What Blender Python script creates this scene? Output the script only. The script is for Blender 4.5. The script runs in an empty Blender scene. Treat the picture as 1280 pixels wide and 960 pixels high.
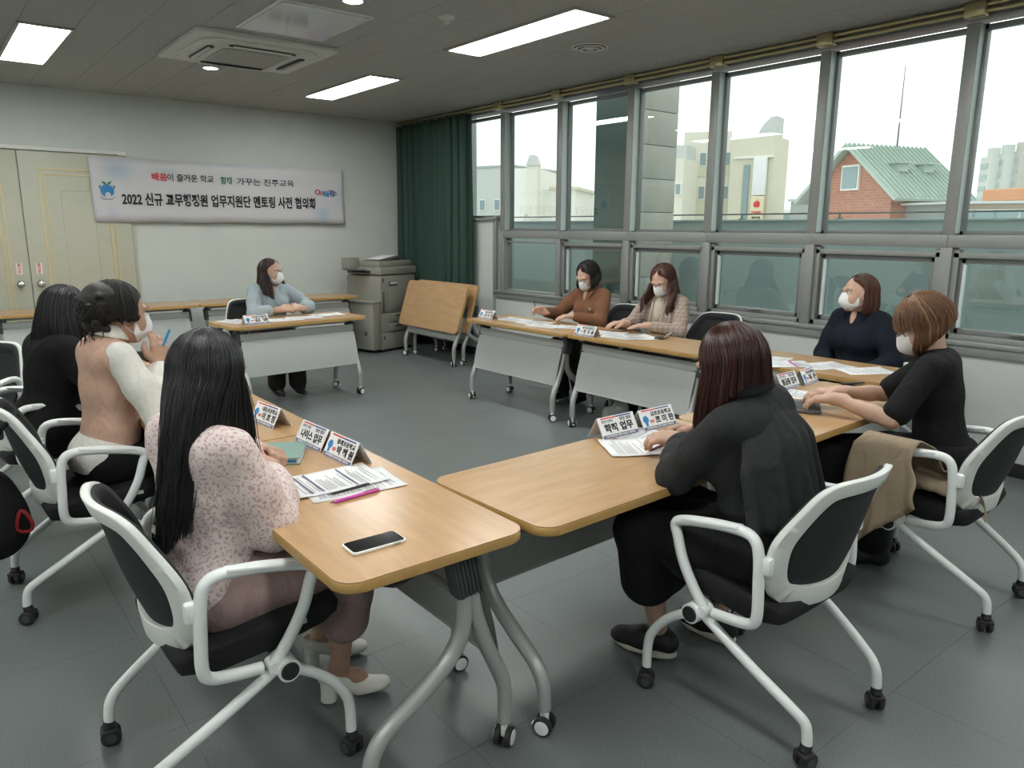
import bpy, bmesh, math, random
import numpy as np
from mathutils import Vector, Matrix
random.seed(7); np.random.seed(7)
PI = math.pi
SC = bpy.context.scene
COL = SC.collection
# ------------------------------------------------------------------ camera
CAM = Vector((0, 0, 1.5)); FPX = 930.6
YAW, PIT, ROL = math.radians(38.48), math.radians(11.8), math.radians(.32)
fw = Vector((math.sin(YAW)*math.cos(PIT), math.cos(YAW)*math.cos(PIT), -math.sin(PIT)))
rt0 = Vector((math.cos(YAW), -math.sin(YAW), 0)); up0 = rt0.cross(fw)
rt = rt0*math.cos(ROL)+up0*math.sin(ROL); up = -rt0*math.sin(ROL)+up0*math.cos(ROL)
cd = bpy.data.cameras.new('camera'); cam = bpy.data.objects.new('camera', cd); COL.objects.link(cam)
cd.sensor_width = 36; cd.lens = 36*FPX/1280; cd.clip_end = 2000; cd.clip_start = .05
cam.matrix_world = Matrix(((rt.x, up.x, -fw.x, CAM.x), (rt.y, up.y, -fw.y, CAM.y), (rt.z, up.z, -fw.z, CAM.z), (0, 0, 0, 1)))
SC.camera = cam
def away(px, py, dist):
    """real point seen at a pixel, at a horizontal distance from the camera"""
    d = fw+rt*((px-640)/FPX)+up*((480-py)/FPX); h = math.hypot(d.x, d.y)
    return CAM+d*(dist/h)
# ------------------------------------------------------------------ sky, exposure
w = bpy.data.worlds.new('overcast_sky'); SC.world = w; w.use_nodes = True
nt = w.node_tree; nt.nodes.clear()
o_ = nt.nodes.new('ShaderNodeOutputWorld'); bg = nt.nodes.new('ShaderNodeBackground')
tc = nt.nodes.new('ShaderNodeTexCoord'); nz = nt.nodes.new('ShaderNodeTexNoise'); cr = nt.nodes.new('ShaderNodeValToRGB')
nz.inputs['Scale'].default_value = 2.2; nz.inputs['Detail'].default_value = 5
cr.color_ramp.elements[0].position = .3; cr.color_ramp.elements[0].color = (.70, .77, .74, 1)
cr.color_ramp.elements[1].position = .6; cr.color_ramp.elements[1].color = (1, 1, 1, 1)
nt.links.new(tc.outputs['Generated'], nz.inputs['Vector']); nt.links.new(nz.outputs['Fac'], cr.inputs['Fac'])
nt.links.new(cr.outputs['Color'], bg.inputs['Color']); nt.links.new(bg.outputs[0], o_.inputs[0])
SKY = 1.8
bg.inputs['Strength'].default_value = SKY
LAMP = 24.0
SC.view_settings.view_transform = 'Standard'; SC.view_settings.look = 'None'
SC.view_settings.exposure = 0.0; SC.view_settings.gamma = 1; SC.view_settings.use_curve_mapping = False
try:
    SC.cycles.use_denoising = True; SC.cycles.max_bounces = 10; SC.cycles.diffuse_bounces = 5
    SC.cycles.transparent_max_bounces = 16; SC.cycles.caustics_reflective = False; SC.cycles.caustics_refractive = False
    SC.cycles.sample_clamp_indirect = 6
except Exception: pass
# ------------------------------------------------------------------ materials
def mat(name, col, rough=.6, metal=0, noise=0, nscale=20, bump=0, bscale=200, spec=.5, coat=0, emit=None, estr=0, stretch=None, bdist=.001):
    m = bpy.data.materials.new(name); m.use_nodes = True; n = m.node_tree; b = n.nodes['Principled BSDF']
    c = (col[0], col[1], col[2], 1)
    b.inputs['Base Color'].default_value = c; b.inputs['Roughness'].default_value = rough; b.inputs['Metallic'].default_value = metal
    b.inputs['Specular IOR Level'].default_value = spec; b.inputs['Coat Weight'].default_value = coat
    if emit: b.inputs['Emission Color'].default_value = (*emit, 1); b.inputs['Emission Strength'].default_value = estr
    if noise or bump:
        tc = n.nodes.new('ShaderNodeTexCoord'); mp = n.nodes.new('ShaderNodeMapping'); n.links.new(tc.outputs['Object'], mp.inputs['Vector'])
        if stretch: mp.inputs['Scale'].default_value = stretch
    if noise:
        nz = n.nodes.new('ShaderNodeTexNoise'); nz.inputs['Scale'].default_value = nscale; nz.inputs['Detail'].default_value = 6
        n.links.new(mp.outputs[0], nz.inputs['Vector'])
        mx = n.nodes.new('ShaderNodeMix'); mx.data_type = 'RGBA'
        lo = [max(0, v*(1-noise)) for v in col[:3]]; hi = [min(1, v*(1+noise)) for v in col[:3]]
        mr = n.nodes.new('ShaderNodeMapRange'); mr.inputs[1].default_value = .3; mr.inputs[2].default_value = .7
        n.links.new(nz.outputs['Fac'], mr.inputs[0]); n.links.new(mr.outputs[0], mx.inputs['Factor'])
        mx.inputs['A'].default_value = (*lo, 1); mx.inputs['B'].default_value = (*hi, 1)
        n.links.new(mx.outputs['Result'], b.inputs['Base Color'])
    if bump:
        n2 = n.nodes.new('ShaderNodeTexNoise'); n2.inputs['Scale'].default_value = bscale; n2.inputs['Detail'].default_value = 3
        n.links.new(mp.outputs[0], n2.inputs['Vector'])
        bp = n.nodes.new('ShaderNodeBump'); bp.inputs['Strength'].default_value = bump; bp.inputs['Distance'].default_value = bdist
        n.links.new(n2.outputs['Fac'], bp.inputs['Height']); n.links.new(bp.outputs[0], b.inputs['Normal'])
    return m
def nd(m, t): return m.node_tree.nodes.new(t)
def glassmat(name, tint, refl=.06):
    m = bpy.data.materials.new(name); m.use_nodes = True; n = m.node_tree; n.nodes.clear()
    out = n.nodes.new('ShaderNodeOutputMaterial'); tr = n.nodes.new('ShaderNodeBsdfTransparent'); gl = n.nodes.new('ShaderNodeBsdfGlossy')
    tr.inputs[0].default_value = (*tint, 1); gl.inputs['Roughness'].default_value = .01; gl.inputs['Color'].default_value = (.9, 1, .97, 1)
    fr = n.nodes.new('ShaderNodeFresnel'); fr.inputs[0].default_value = 1.5
    ma = n.nodes.new('ShaderNodeMath'); ma.operation = 'MULTIPLY_ADD'; ma.inputs[1].default_value = 1.6; ma.inputs[2].default_value = refl
    ma.use_clamp = True
    mx = n.nodes.new('ShaderNodeMixShader'); n.links.new(fr.outputs[0], ma.inputs[0])
    ge = n.nodes.new('ShaderNodeNewGeometry'); iv = n.nodes.new('ShaderNodeMath'); iv.operation = 'SUBTRACT'; iv.inputs[0].default_value = 1; n.links.new(ge.outputs['Backfacing'], iv.inputs[1])
    mu = n.nodes.new('ShaderNodeMath'); mu.operation = 'MULTIPLY'; n.links.new(ma.outputs[0], mu.inputs[0]); n.links.new(iv.outputs[0], mu.inputs[1]); n.links.new(mu.outputs[0], mx.inputs[0])
    n.links.new(tr.outputs[0], mx.inputs[1]); n.links.new(gl.outputs[0], mx.inputs[2]); n.links.new(mx.outputs[0], out.inputs[0])
    return m
M = {}
M['wall'] = mat('painted_wall', (.61, .64, .60), .75, noise=.03, nscale=3, bump=.15, bscale=300)
M['lowwall'] = mat('painted_sill_wall', (.60, .62, .60), .7, noise=.03, nscale=4, bump=.15, bscale=300)
M['ceil'] = mat('mineral_ceiling_panel', (.44, .44, .41), .9, noise=.30, nscale=190, bump=.5, bscale=220)
M['ceildark'] = mat('ceiling_void', (.12, .12, .11), .9)
M['white_trim'] = mat('white_enamel', (.72, .72, .68), .4)
M['alu'] = mat('grey_aluminium', (.30, .31, .295), .45, metal=.25, noise=.03, nscale=30)
M['alu_in'] = mat('pale_reveal', (.62, .72, .70), .5)
M['sash'] = mat('dark_sash', (.22, .23, .23), .45, metal=.2)
M['glass'] = glassmat('window_glass', (.92, .97, .955), .06)
M['brass'] = mat('brass_rail', (.50, .44, .25), .3, metal=.7)
M['dark'] = mat('black_baseboard', (.015, .015, .016), .5)
M['door'] = mat('ivory_door_paint', (.50, .50, .405), .5, noise=.03, nscale=12, bump=.1, bscale=90)
M['gold'] = mat('gold_moulding', (.66, .56, .28), .4)
M['chrome'] = mat('chrome', (.7, .7, .7), .15, metal=1)
M['steel'] = mat('silver_painted_tube', (.45, .46, .45), .35, metal=.35)
M['panel'] = mat('grey_metal_panel', (.46, .475, .46), .5, metal=.1)
M['blackpl'] = mat('black_plastic', (.02, .02, .022), .4)
M['greypl'] = mat('dark_grey_plastic', (.055, .06, .063), .45)
M['whitepl'] = mat('white_plastic', (.78, .81, .80), .35)
M['chairframe'] = mat('greyish_white_plastic', (.70, .72, .68), .4)
M['mesh'] = mat('black_mesh_fabric', (.018, .019, .021), .8, noise=.3, nscale=400, bump=.6, bscale=700)
M['seat'] = mat('black_seat_fabric', (.008, .008, .009), .9, bump=.4, bscale=500)
M['wheel'] = mat('castor_rubber', (.02, .02, .02), .5)
M['copier'] = mat('copier_beige', (.27, .265, .225), .5)
M['copier_d'] = mat('copier_dark', (.09, .09, .085), .5)
M['paper'] = mat('white_paper', (.80, .80, .80), .7)
M['paper2'] = mat('card_back', (.75, .74, .76), .6)
M['lamp'] = mat('lamp_diffuser', (.9, .9, .9), .5, emit=(.97, .99, .96), estr=LAMP)
M['lampframe'] = mat('lamp_frame', (.40, .38, .33), .5)
M['ac'] = mat('air_conditioner_white', (.66, .65, .60), .45)
M['concrete'] = mat('pale_concrete', (.40, .43, .40), .8, noise=.06, nscale=3)
M['teal'] = mat('glass_tinted_parapet', (.36, .44, .44), .7, noise=.05, nscale=2)  # tint of the window glass put into the parapet colour
M['curtain'] = mat('green_curtain', (.028, .062, .050), .85, bump=.3, bscale=400)
M['red'] = mat('red_ink', (.65, .03, .03), .6); M['ink'] = mat('black_ink', (.01, .01, .012), .6)
M['green_ink'] = mat('green_ink', (.03, .17, .08), .6); M['blue_ink'] = mat('blue_ink', (.03, .22, .50), .6); M['navy'] = mat('navy_ink', (.05, .08, .25), .6)
M['greyink'] = mat('grey_ink', (.25, .26, .29), .6); M['purple'] = mat('purple_band', (.14, .14, .24), .6)
# wood laminate
def woodmat(name, c1, c2, rough=.24):
    m = mat(name, c1, rough, spec=.45); n = m.node_tree; b = n.nodes['Principled BSDF']
    tc = nd(m, 'ShaderNodeTexCoord'); mp = nd(m, 'ShaderNodeMapping'); mp.inputs['Scale'].default_value = (1.1, 9, 9)
    n1 = nd(m, 'ShaderNodeTexNoise'); n1.inputs['Scale'].default_value = 3.2; n1.inputs['Detail'].default_value = 8; n1.inputs['Distortion'].default_value = .6
    cr = nd(m, 'ShaderNodeValToRGB'); cr.color_ramp.elements[0].position = .32; cr.color_ramp.elements[1].position = .68
    cr.color_ramp.elements[0].color = (*c2, 1); cr.color_ramp.elements[1].color = (*c1, 1)
    mp2 = nd(m, 'ShaderNodeMapping'); mp2.inputs['Scale'].default_value = (3, 90, 90); n2 = nd(m, 'ShaderNodeTexNoise'); n2.inputs['Scale'].default_value = 4
    mx = nd(m, 'ShaderNodeMix'); mx.data_type = 'RGBA'; mx.blend_type = 'MULTIPLY'; mx.inputs['Factor'].default_value = .25
    L = n.links.new
    L(tc.outputs['Object'], mp.inputs[0]); L(mp.outputs[0], n1.inputs['Vector']); L(n1.outputs['Fac'], cr.inputs[0])
    L(tc.outputs['Object'], mp2.inputs[0]); L(mp2.outputs[0], n2.inputs['Vector']); L(cr.outputs[0], mx.inputs['A']); L(n2.outputs['Fac'], mx.inputs['B'])
    L(mx.outputs['Result'], b.inputs['Base Color'])
    return m
M['wood'] = woodmat('beech_laminate', (.58, .365, .19), (.49, .30, .15))
M['edge'] = mat('beech_edge_band', (.50, .30, .10), .4, noise=.06, nscale=30)
# ------------------------------------------------------------------ mesh tools
class B:
    def __init__(s): s.bm = bmesh.new()
    def box(s, c, size, r=0, rot=None, seg=2):
        g = bmesh.ops.create_cube(s.bm, size=1); vs = g['verts']
        for v in vs: v.co = Vector((v.co.x*size[0], v.co.y*size[1], v.co.z*size[2]))
        if r:
            es = list({e for v in vs for e in v.link_edges})
            g2 = bmesh.ops.bevel(s.bm, geom=es, offset=r, segments=seg, affect='EDGES', profile=.5, clamp_overlap=True)
            vs = list({v for v in vs if v.is_valid} | set(g2['verts']))
        mt = Matrix.Translation(Vector(c))
        if rot is not None: mt = mt @ (rot if isinstance(rot, Matrix) else Matrix.Rotation(rot, 4, 'Z'))
        for v in vs: v.co = mt @ v.co
        return s
    def cyl(s, a, b, r, r2=None, seg=16, caps=True):
        a, b = Vector(a), Vector(b); r2 = r if r2 is None else r2
        return s.tube([a, b], [r, r2], seg, smooth=0, caps=caps)
    def tube(s, pts, r, seg=10, closed=False, smooth=4, caps=True, flat=1, upv=None):
        P = [Vector(p) for p in pts]; R = list(r) if isinstance(r, (list, tuple)) else [r]*len(P)
        if smooth and len(P) > 2:
            Q, RR = [], []; n = len(P); rng = range(n if closed else n-1)
            for i in rng:
                p0 = P[(i-1) % n] if (closed or i > 0) else P[0]*2-P[1]
                p1, p2 = P[i], P[(i+1) % n]
                p3 = P[(i+2) % n] if (closed or i+2 < n) else P[-1]*2-P[-2]
                for k in range(smooth):
                    t = k/smooth
                    Q.append(.5*((2*p1)+(p2-p0)*t+(2*p0-5*p1+4*p2-p3)*t*t+(3*p1-p0-3*p2+p3)*t**3)); RR.append(R[i]*(1-t)+R[(i+1) % n]*t)
            if not closed: Q.append(P[-1]); RR.append(R[-1])
            P, R = Q, RR
        n = len(P); rings = []; ref = None
        for i in range(n):
            if closed: t = P[(i+1) % n]-P[i-1]
            else: t = P[min(i+1, n-1)]-P[max(i-1, 0)]
            if t.length < 1e-9: t = Vector((0, 0, 1))
            t.normalize()
            if ref is None:
                ref = Vector(upv) if upv else (Vector((0, 0, 1)) if abs(t.z) < .9 else Vector((0, 1, 0)))
            if upv: ref = Vector(upv)
            u = ref-t*ref.dot(t)
            if u.length < 1e-6: u = t.orthogonal()
            u.normalize(); ref = u; v = t.cross(u)
            rings.append([s.bm.verts.new(P[i]+(u*math.cos(2*PI*k/seg)*flat+v*math.sin(2*PI*k/seg))*R[i]) for k in range(seg)])
        for i in range(n if closed else n-1):
            a, b = rings[i], rings[(i+1) % n]
            for k in range(seg):
                s.bm.faces.new((a[k], a[(k+1) % seg], b[(k+1) % seg], b[k]))
        if caps and not closed:
            s.bm.faces.new(rings[0][::-1]); s.bm.faces.new(rings[-1])
        return s
    def prism(s, poly, z0, z1, r=0, seg=2):
        a = [s.bm.verts.new((p[0], p[1], z0)) for p in poly]; b = [s.bm.verts.new((p[0], p[1], z1)) for p in poly]
        n = len(poly); fs = [s.bm.faces.new(a[::-1]), s.bm.faces.new(b)]
        for i in range(n): s.bm.faces.new((a[i], a[(i+1) % n], b[(i+1) % n], b[i]))
        if r:
            es = list(fs[0].edges)+list(fs[1].edges)
            bmesh.ops.bevel(s.bm, geom=es, offset=r, segments=seg, affect='EDGES', profile=.5)
        return s
    def grid(s, rows, closed_u=False, thick=0):
        V = [[s.bm.verts.new(p) for p in row] for row in rows]
        for i in range(len(V)-1):
            n = len(V[i])
            for j in range(n if closed_u else n-1):
                s.bm.faces.new((V[i][j], V[i][(j+1) % n], V[i+1][(j+1) % n], V[i+1][j]))
        return s
    def ball(s, c, r, sub=2):
        g = bmesh.ops.create_icosphere(s.bm, subdivisions=sub, radius=1); r = r if isinstance(r, (tuple, list)) else (r, r, r)
        for v in g['verts']: v.co = Vector((c[0]+v.co.x*r[0], c[1]+v.co.y*r[1], c[2]+v.co.z*r[2]))
        return s
    def xf(s, m):
        bmesh.ops.transform(s.bm, matrix=m, verts=s.bm.verts[:]); return s
    def mesh(s, name, m, angle=40, smooth=True, fixn=True):
        if fixn: bmesh.ops.recalc_face_normals(s.bm, faces=s.bm.faces[:])
        me = bpy.data.meshes.new(name); s.bm.to_mesh(me); s.bm.free()
        if m is not None: me.materials.append(M[m] if isinstance(m, str) else m)
        if smooth:
            me.polygons.foreach_set('use_smooth', [True]*len(me.polygons)); me.set_sharp_from_angle(angle=math.radians(angle))
        return me
def link(name, data, parent=None, loc=(0, 0, 0), rz=0, rot=None):
    o = bpy.data.objects.new(name, data); COL.objects.link(o); o.location = loc
    o.rotation_euler = rot if rot else (0, 0, rz)
    if parent is not None: o.parent = parent
    return o
def tag(o, label=None, cat=None, group=None, kind=None):
    if label: o['label'] = label
    if cat: o['category'] = cat
    if group: o['group'] = group
    if kind: o['kind'] = kind
    return o
def thing(name, label, cat, loc=(0, 0, 0), rz=0, group=None):
    o = link(name, None, None, loc, rz); o.empty_display_size = .1
    return tag(o, label, cat, group)
def part(name, b, m, parent, **k): return link(name, b.mesh(name, m, **k), parent)
def copy_tree(o, parent=None):
    c = o.copy(); COL.objects.link(c)
    if parent is not None: c.parent = parent
    for ch in list(o.children): copy_tree(ch, c)
    return c
def rrect(lx, ly, r, n=6):
    P = []
    for cx, cy, a0 in ((lx/2-r, ly/2-r, 0), (-lx/2+r, ly/2-r, 90), (-lx/2+r, -ly/2+r, 180), (lx/2-r, -ly/2+r, 270)):
        for k in range(n+1):
            a = math.radians(a0+90*k/n); P.append((cx+r*math.cos(a), cy+r*math.sin(a)))
    return P
def text(name, body, size, m, parent, loc, rot, align='CENTER', bold=0, sx=1):
    c = bpy.data.curves.new(name, 'FONT'); c.body = body; c.size = size; c.align_x = align; c.align_y = 'CENTER'; c.offset = bold; c.extrude = .0004; c.resolution_u = 2
    t = bpy.data.objects.new('tmp', c); COL.objects.link(t); bpy.context.view_layer.update()
    me = bpy.data.meshes.new_from_object(t.evaluated_get(bpy.context.evaluated_depsgraph_get()))
    bpy.data.objects.remove(t); me.materials.clear(); me.materials.append(M[m]); me.name = name
    o = link(name, me, parent, loc, rot=rot); o.scale = (sx, 1, 1); return o
# ================================================================== SETTING
XW, YB, ZC = 5.209, 8.94, 2.84      # window wall, banner wall, ceiling
XL, YN = -2.8, -4.0
def struct(name, b, m, parent=None, **k):
    o = part(name, b, m, parent, **k)
    if parent is None: o['kind'] = 'structure'
    return o
# floor: vinyl tiles with tight recessed joints
fm = mat('grey_vinyl_tile', (.142, .158, .158), .34, noise=.16, nscale=150, bump=.06, bscale=60, spec=.5)
n = fm.node_tree; bs = n.nodes['Principled BSDF']
nz = nd(fm, 'ShaderNodeTexNoise'); nz.inputs['Scale'].default_value = 1.7; nz.inputs['Detail'].default_value = 5
mr = nd(fm, 'ShaderNodeMapRange'); mr.inputs[3].default_value = .26; mr.inputs[4].default_value = .46
ge = nd(fm, 'ShaderNodeNewGeometry'); n.links.new(ge.outputs['Position'], nz.inputs['Vector']); n.links.new(nz.outputs['Fac'], mr.inputs[0]); n.links.new(mr.outputs[0], bs.inputs['Roughness'])
M['vinyl'] = fm; M['joint'] = mat('tile_joint', (.12, .135, .135), .8)
b = B(); b.box(((XL+XW)/2, (YN+YB)/2, -.06), (XW-XL+.4, YB-YN+.4, .112)); floor = struct('floor', b, 'joint')
T = .632; GAP = .001
def tile_mesh(lx, ly, h, m, name, r=.0004):
    b = B(); b.box((0, 0, -h/2), (lx, ly, h)); return b.mesh(name, m, smooth=False)
tm = {}; rest = B()
xs = [1.113+T*i for i in range(-7, 8)]; ys = [1.575+T*i for i in range(-10, 14)]
for x0 in xs:
    for y0 in ys:
        xa, xb, ya, yb = max(x0, XL), min(x0+T, XW), max(y0, YN), min(y0+T, YB)
        if xb-xa < .02 or yb-ya < .02: continue
        if ya < .2 or xb < -.9:
            rest.box(((xa+xb)/2, (ya+yb)/2, -.002), (xb-xa-GAP, yb-ya-GAP, .004)); continue
        k = (round(xb-xa, 3), round(yb-ya, 3))
        if k not in tm: tm[k] = tile_mesh(k[0]-GAP, k[1]-GAP, .004, 'vinyl', 'floor_tile')
        link('tile', tm[k], floor, ((xa+xb)/2, (ya+yb)/2, 0))
tag(struct('tile_field', rest, 'vinyl', floor, smooth=False), kind='stuff')
# ceiling
b = B(); b.box(((XL+XW)/2, (YN+YB)/2, ZC+.08), (XW-XL+.4, YB-YN+.4, .14)); ceil = struct('ceiling', b, 'ceildark')
TX, TY = .3295, .659; rest = B(); tm = {}
for i in range(-12, 14):
    x0 = 1.067+TX*i
    off = 0
    for j in range(-6, 16):
        y0 = -.3+TY*j+(TY/2 if i % 2 else 0)
        xa, xb, ya, yb = max(x0, XL), min(x0+TX, XW), max(y0, YN), min(y0+TY, YB)
        if xb-xa < .02 or yb-ya < .02: continue
        if ya < 2.2 or xb < -1.2:
            rest.box(((xa+xb)/2, (ya+yb)/2, ZC+.005), (xb-xa-.003, yb-ya-.003, .012)); continue
        k = (round(xb-xa, 3), round(yb-ya, 3))
        if k not in tm: tm[k] = tile_mesh(k[0]-.003, k[1]-.003, .012, 'ceil', 'ceiling_panel')
        link('ceiling_panel', tm[k], ceil, ((xa+xb)/2, (ya+yb)/2, ZC+.011))
tag(struct('panel_field', rest, 'ceil', ceil, smooth=False), kind='stuff')
# walls
b = B(); b.box(((XL+XW)/2+.1, YB+.1, ZC/2), (XW-XL+.6, .2, ZC)); wall_far = struct('wall_far', b, 'wall', smooth=False)
b = B(); b.box((XL-.1, (YN+YB)/2, ZC/2), (.2, YB-YN, ZC)); struct('wall_left', b, 'wall', smooth=False)
b = B(); b.box(((XL+XW)/2, YN-.1, ZC/2), (XW-XL+.6, .2, ZC)); struct('wall_near', b, 'wall', smooth=False)
SILL, TR0, TR1, HEAD = .80, 1.395, 1.475, 2.735
YH = 6.86     # end of the window band; half wall from here to the banner wall
b = B(); b.box((XW+.075, (YN+YH)/2, SILL/2-.01), (.15, YH-YN, SILL-.02))
b.box((XW+.075, (YH+YB)/2+.03, 1.60/2), (.15, YB-YH-.06, 1.60)); b.box((XW+.16, 8.3, 2.2), (.3, 1.28, 1.22))
struct('wall_window', b, 'lowwall', smooth=False)
b = B(); b.box((XW+.10, (YN+YH)/2, SILL-.005), (.26, YH-YN+.02, .03), .006); b.box((XW+.0, (YN+YH)/2, SILL-.045), (.035, YH-YN, .07), .004)
b.box((XW+.0, YH+.01, 1.2), (.035, .06, .86), .004); b.box((XW+.06, 7.30, 1.605), (.2, .9, .03), .004)
struct('trim_1', b, 'alu')
b = B(); b.box((XW-.008, (YN+YB)/2, .045), (.016, YB-YN, .09), .003); struct('baseboard_right', b, 'dark')
b = B(); b.box(((XL+XW)/2+1.9, YB-.008, .045), (3.3, .016, .09), .003); struct('baseboard_far', b, 'dark')
# head of window band, curtain rail box
b = B(); b.box((XW+.09, (YN+YB)/2, (HEAD+ZC)/2+.012), (.18, YB-YN, ZC-HEAD-.024)); struct('trim_2', b, 'sash')
b = B(); b.tube([(XW-.05, YN, ZC-.025), (XW-.05, YB-.05, ZC-.025)], .013, 10, smooth=0); b.tube([(XW-.05, YN, ZC-.062), (XW-.05, YB-.05, ZC-.062)], .013, 10, smooth=0)
rail = thing('curtain_rail', 'double brass curtain rail running along the top of the windows', 'curtain rail')
part('rail', b, 'brass', rail)
for y in [1.1, 2.05, 3.0, 3.9, 4.83, 5.8, 6.74]:
    b = B(); b.box((XW-.045, y, ZC-.045), (.07, .12, .085), .008); part('bracket', b, 'brass', rail)
# windows: seven bays, each a setting piece with mullion, panes, sash
mull = [6.745, 5.815, 4.865, 3.957, 3.023, 2.075, 1.13, .19, -.75, -1.69, -2.63, -3.57]
edges = [YH]+mull+[YN]
for i in range(len(mull)+1):
    y1, y0 = edges[i], edges[i+1]
    if i == 0: continue
    yc = (y0+y1)/2; ww = y1-y0
    b = B()
    b.box((XW+.06, y1, (TR1+HEAD)/2), (.12, .075, HEAD-TR1), .004); b.box((XW+.06, y1, (SILL+TR0)/2), (.12, .075, TR0-SILL), .004)
    b.box((XW+.06, yc+.0, (TR0+TR1)/2), (.118, ww, TR1-TR0), .004)
    wd = struct('window_%d' % i, b, 'alu')
    # upper fixed light
    b = B(); h = HEAD-TR1
    for zz in (TR1+.012, HEAD-.02): b.box((XW+.10, yc, zz), (.05, ww-.075, .03), .002)
    for yy in (y0+.047, y1-.047): b.box((XW+.10, yy, (TR1+HEAD)/2), (.05, .024, h), .002)
    part('upper_frame', b, 'sash', wd)
    b = B(); b.box((XW+.052, y1-.0385, (TR1+HEAD)/2), (.09, .003, h-.02)); part('reveal', b, 'alu_in', wd)
    b = B(); b.box((XW+.105, yc, (TR1+HEAD)/2), (.006, ww-.11, h-.05)); part('pane', b, 'glass', wd, smooth=False)
    # lower sash
    h = TR0-SILL; b = B()
    fr = .035 if i > 1 else .02
    for zz in (SILL+fr/2+.01, TR0-fr/2-.03): b.box((XW+.055, yc, zz), (.06, ww-.075, fr), .003)
    for yy in (y0+.037+fr/2, y1-.037-fr/2): b.box((XW+.055, yy, (SILL+TR0)/2), (.06, fr, h-.02), .003)
    part('sash_frame', b, 'alu', wd)
    if i > 1:
        b = B(); f2 = .035
        for zz in (SILL+.045+f2/2, TR0-.065-f2/2): b.box((XW+.075, yc, zz), (.04, ww-.16, f2), .003)
        for yy in (y0+.09, y1-.09): b.box((XW+.075, yy, (SILL+TR0)/2-.01), (.04, f2, h-.11), .003)
        part('opening_sash', b, 'sash', wd)
        b = B(); b.box((XW+.045, yc, SILL+.075), (.02, .12, .018), .004); b.box((XW+.03, yc-.03, SILL+.078), (.016, .09, .012), .003); part('sash_handle', b, 'chrome' if i in (5,) else 'alu', wd)
        b = B(); b.box((XW+.052, y1-.12+.012, (SILL+TR0)/2-.01), (.02, .02, h-.19)); part('reveal', b, 'alu_in', wd)
    b = B(); b.box((XW+.08, yc, (SILL+TR0)/2), (.006, ww-.09, h-.03)); part('lower_pane', b, 'glass', wd, smooth=False)
# narrow light above the half wall beside the curtain
b = B(); y0, y1 = 6.80, 7.66
for zz in (1.63, HEAD-.02): b.box((XW+.10, (y0+y1)/2, zz), (.05, y1-y0, .03), .002)
b.box((XW+.10, y1-.012, 2.18), (.05, .024, 1.1)); 
wd = struct('window_13', b, 'sash')
b = B(); b.box((XW+.105, (y0+y1)/2, 2.17), (.006, y1-y0-.02, 1.1)); part('pane', b, 'glass', wd, smooth=False)
# ivory double door with gold mouldings
for k, (xa, xb) in enumerate(((-.06, .895), (.905, 1.865))):
    b = B(); b.box(((xa+xb)/2, YB-.022, 1.115), (xb-xa, .044, 2.21), .004); dr = struct('door_%d' % (k+1), b, 'door')
    def frame(name, x0, x1, z0, z1, wid, m, dep=.012):
        b = B()
        for zz in (z0, z1): b.box(((x0+x1)/2, YB-.046, zz), (x1-x0+wid, dep, wid), .003)
        for xx in (x0, x1): b.box((xx, YB-.046, (z0+z1)/2), (wid, dep, z1-z0), .003)
        part(name, b, m, dr)
    frame('moulding', xa+.16, xb-.155, .25, 2.05, .014, 'gold'); frame('moulding', xa+.205, xb-.20, .295, 2.0, .012, 'gold')
    frame('groove', xa+.34, xb-.33, .75, 1.85, .006, 'door', .006)
    kx = xb-.085 if k == 0 else xa+.075
    b = B(); b.cyl((kx, YB-.046, .93), (kx, YB-.06, .93), .034, seg=20); b.cyl((kx, YB-.06, .93), (kx, YB-.085, .93), .012); b.tube([(kx, YB-.083, .93), (kx, YB-.095, .93), (kx, YB-.115, .93), (kx, YB-.122, .93)], [.018, .029, .027, .012], 16, smooth=0)
    part('knob', b, 'chrome', dr)
    b = B(); b.box((kx, YB-.0455, 1.08), (.05, .002, .11)); st = part('sticker', b, 'paper', dr)
    for q, ch in enumerate('출입문'):
        text('sticker_text', ch, .034, 'red', st, (kx, YB-.0475, 1.115-.035*q), (PI/2, 0, 0), bold=.0006)
b = B(); b.box((.4, YB-.03, 2.245), (2.95, .06, .035), .004); b.box((1.83, YB-.045, 2.235), (.08, .05, .03), .006); struct('trim_3', b, 'white_trim')
b = B(); b.box((1.885, YB-.012, 1.1), (.035, .024, 2.2), .003); struct('trim_4', b, 'door')
# ================================================================== OUTSIDE
# terrace floor, parapet and rail
b = B(); b.box((6.2, 2.2, -.06), (1.7, 14.4, .1)); struct('trim_5', b, 'concrete', smooth=False)
b = B(); b.box((6.95, 2.2, .795), (.12, 14.2, 1.59)); b.box((6.95, 2.2, 1.595), (.16, 14.2, .02), .004)
t = thing('terrace_parapet', 'glass-tinted teal terrace parapet wall right outside the windows', 'wall', (0, 0, 0)); part('parapet', b, 'teal', t, smooth=False)
b = B(); b.box((6.2, 9.36, .8), (1.6, .12, 1.59)); part('parapet_end', b, 'teal', t, smooth=False)
t = thing('terrace_railing', 'thin dark handrail on short posts above the terrace parapet', 'railing')
b = B(); b.tube([(6.95, -4.8, 1.66), (6.95, 9.2, 1.66)], .008, 8, smooth=0); part('rail', b, 'greypl', t)
for y in (-2.4, -.8, .8, 2.0, 2.7, 3.75, 4.83, 6.2, 7.6, 8.9):
    b = B(); b.tube([(6.95, y, 1.6), (6.95, y, 1.66)], .009, 8, smooth=0); b.box((6.95, y, 1.61), (.05, .05, .012), .002); part('post', b, 'greypl', t)
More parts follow.
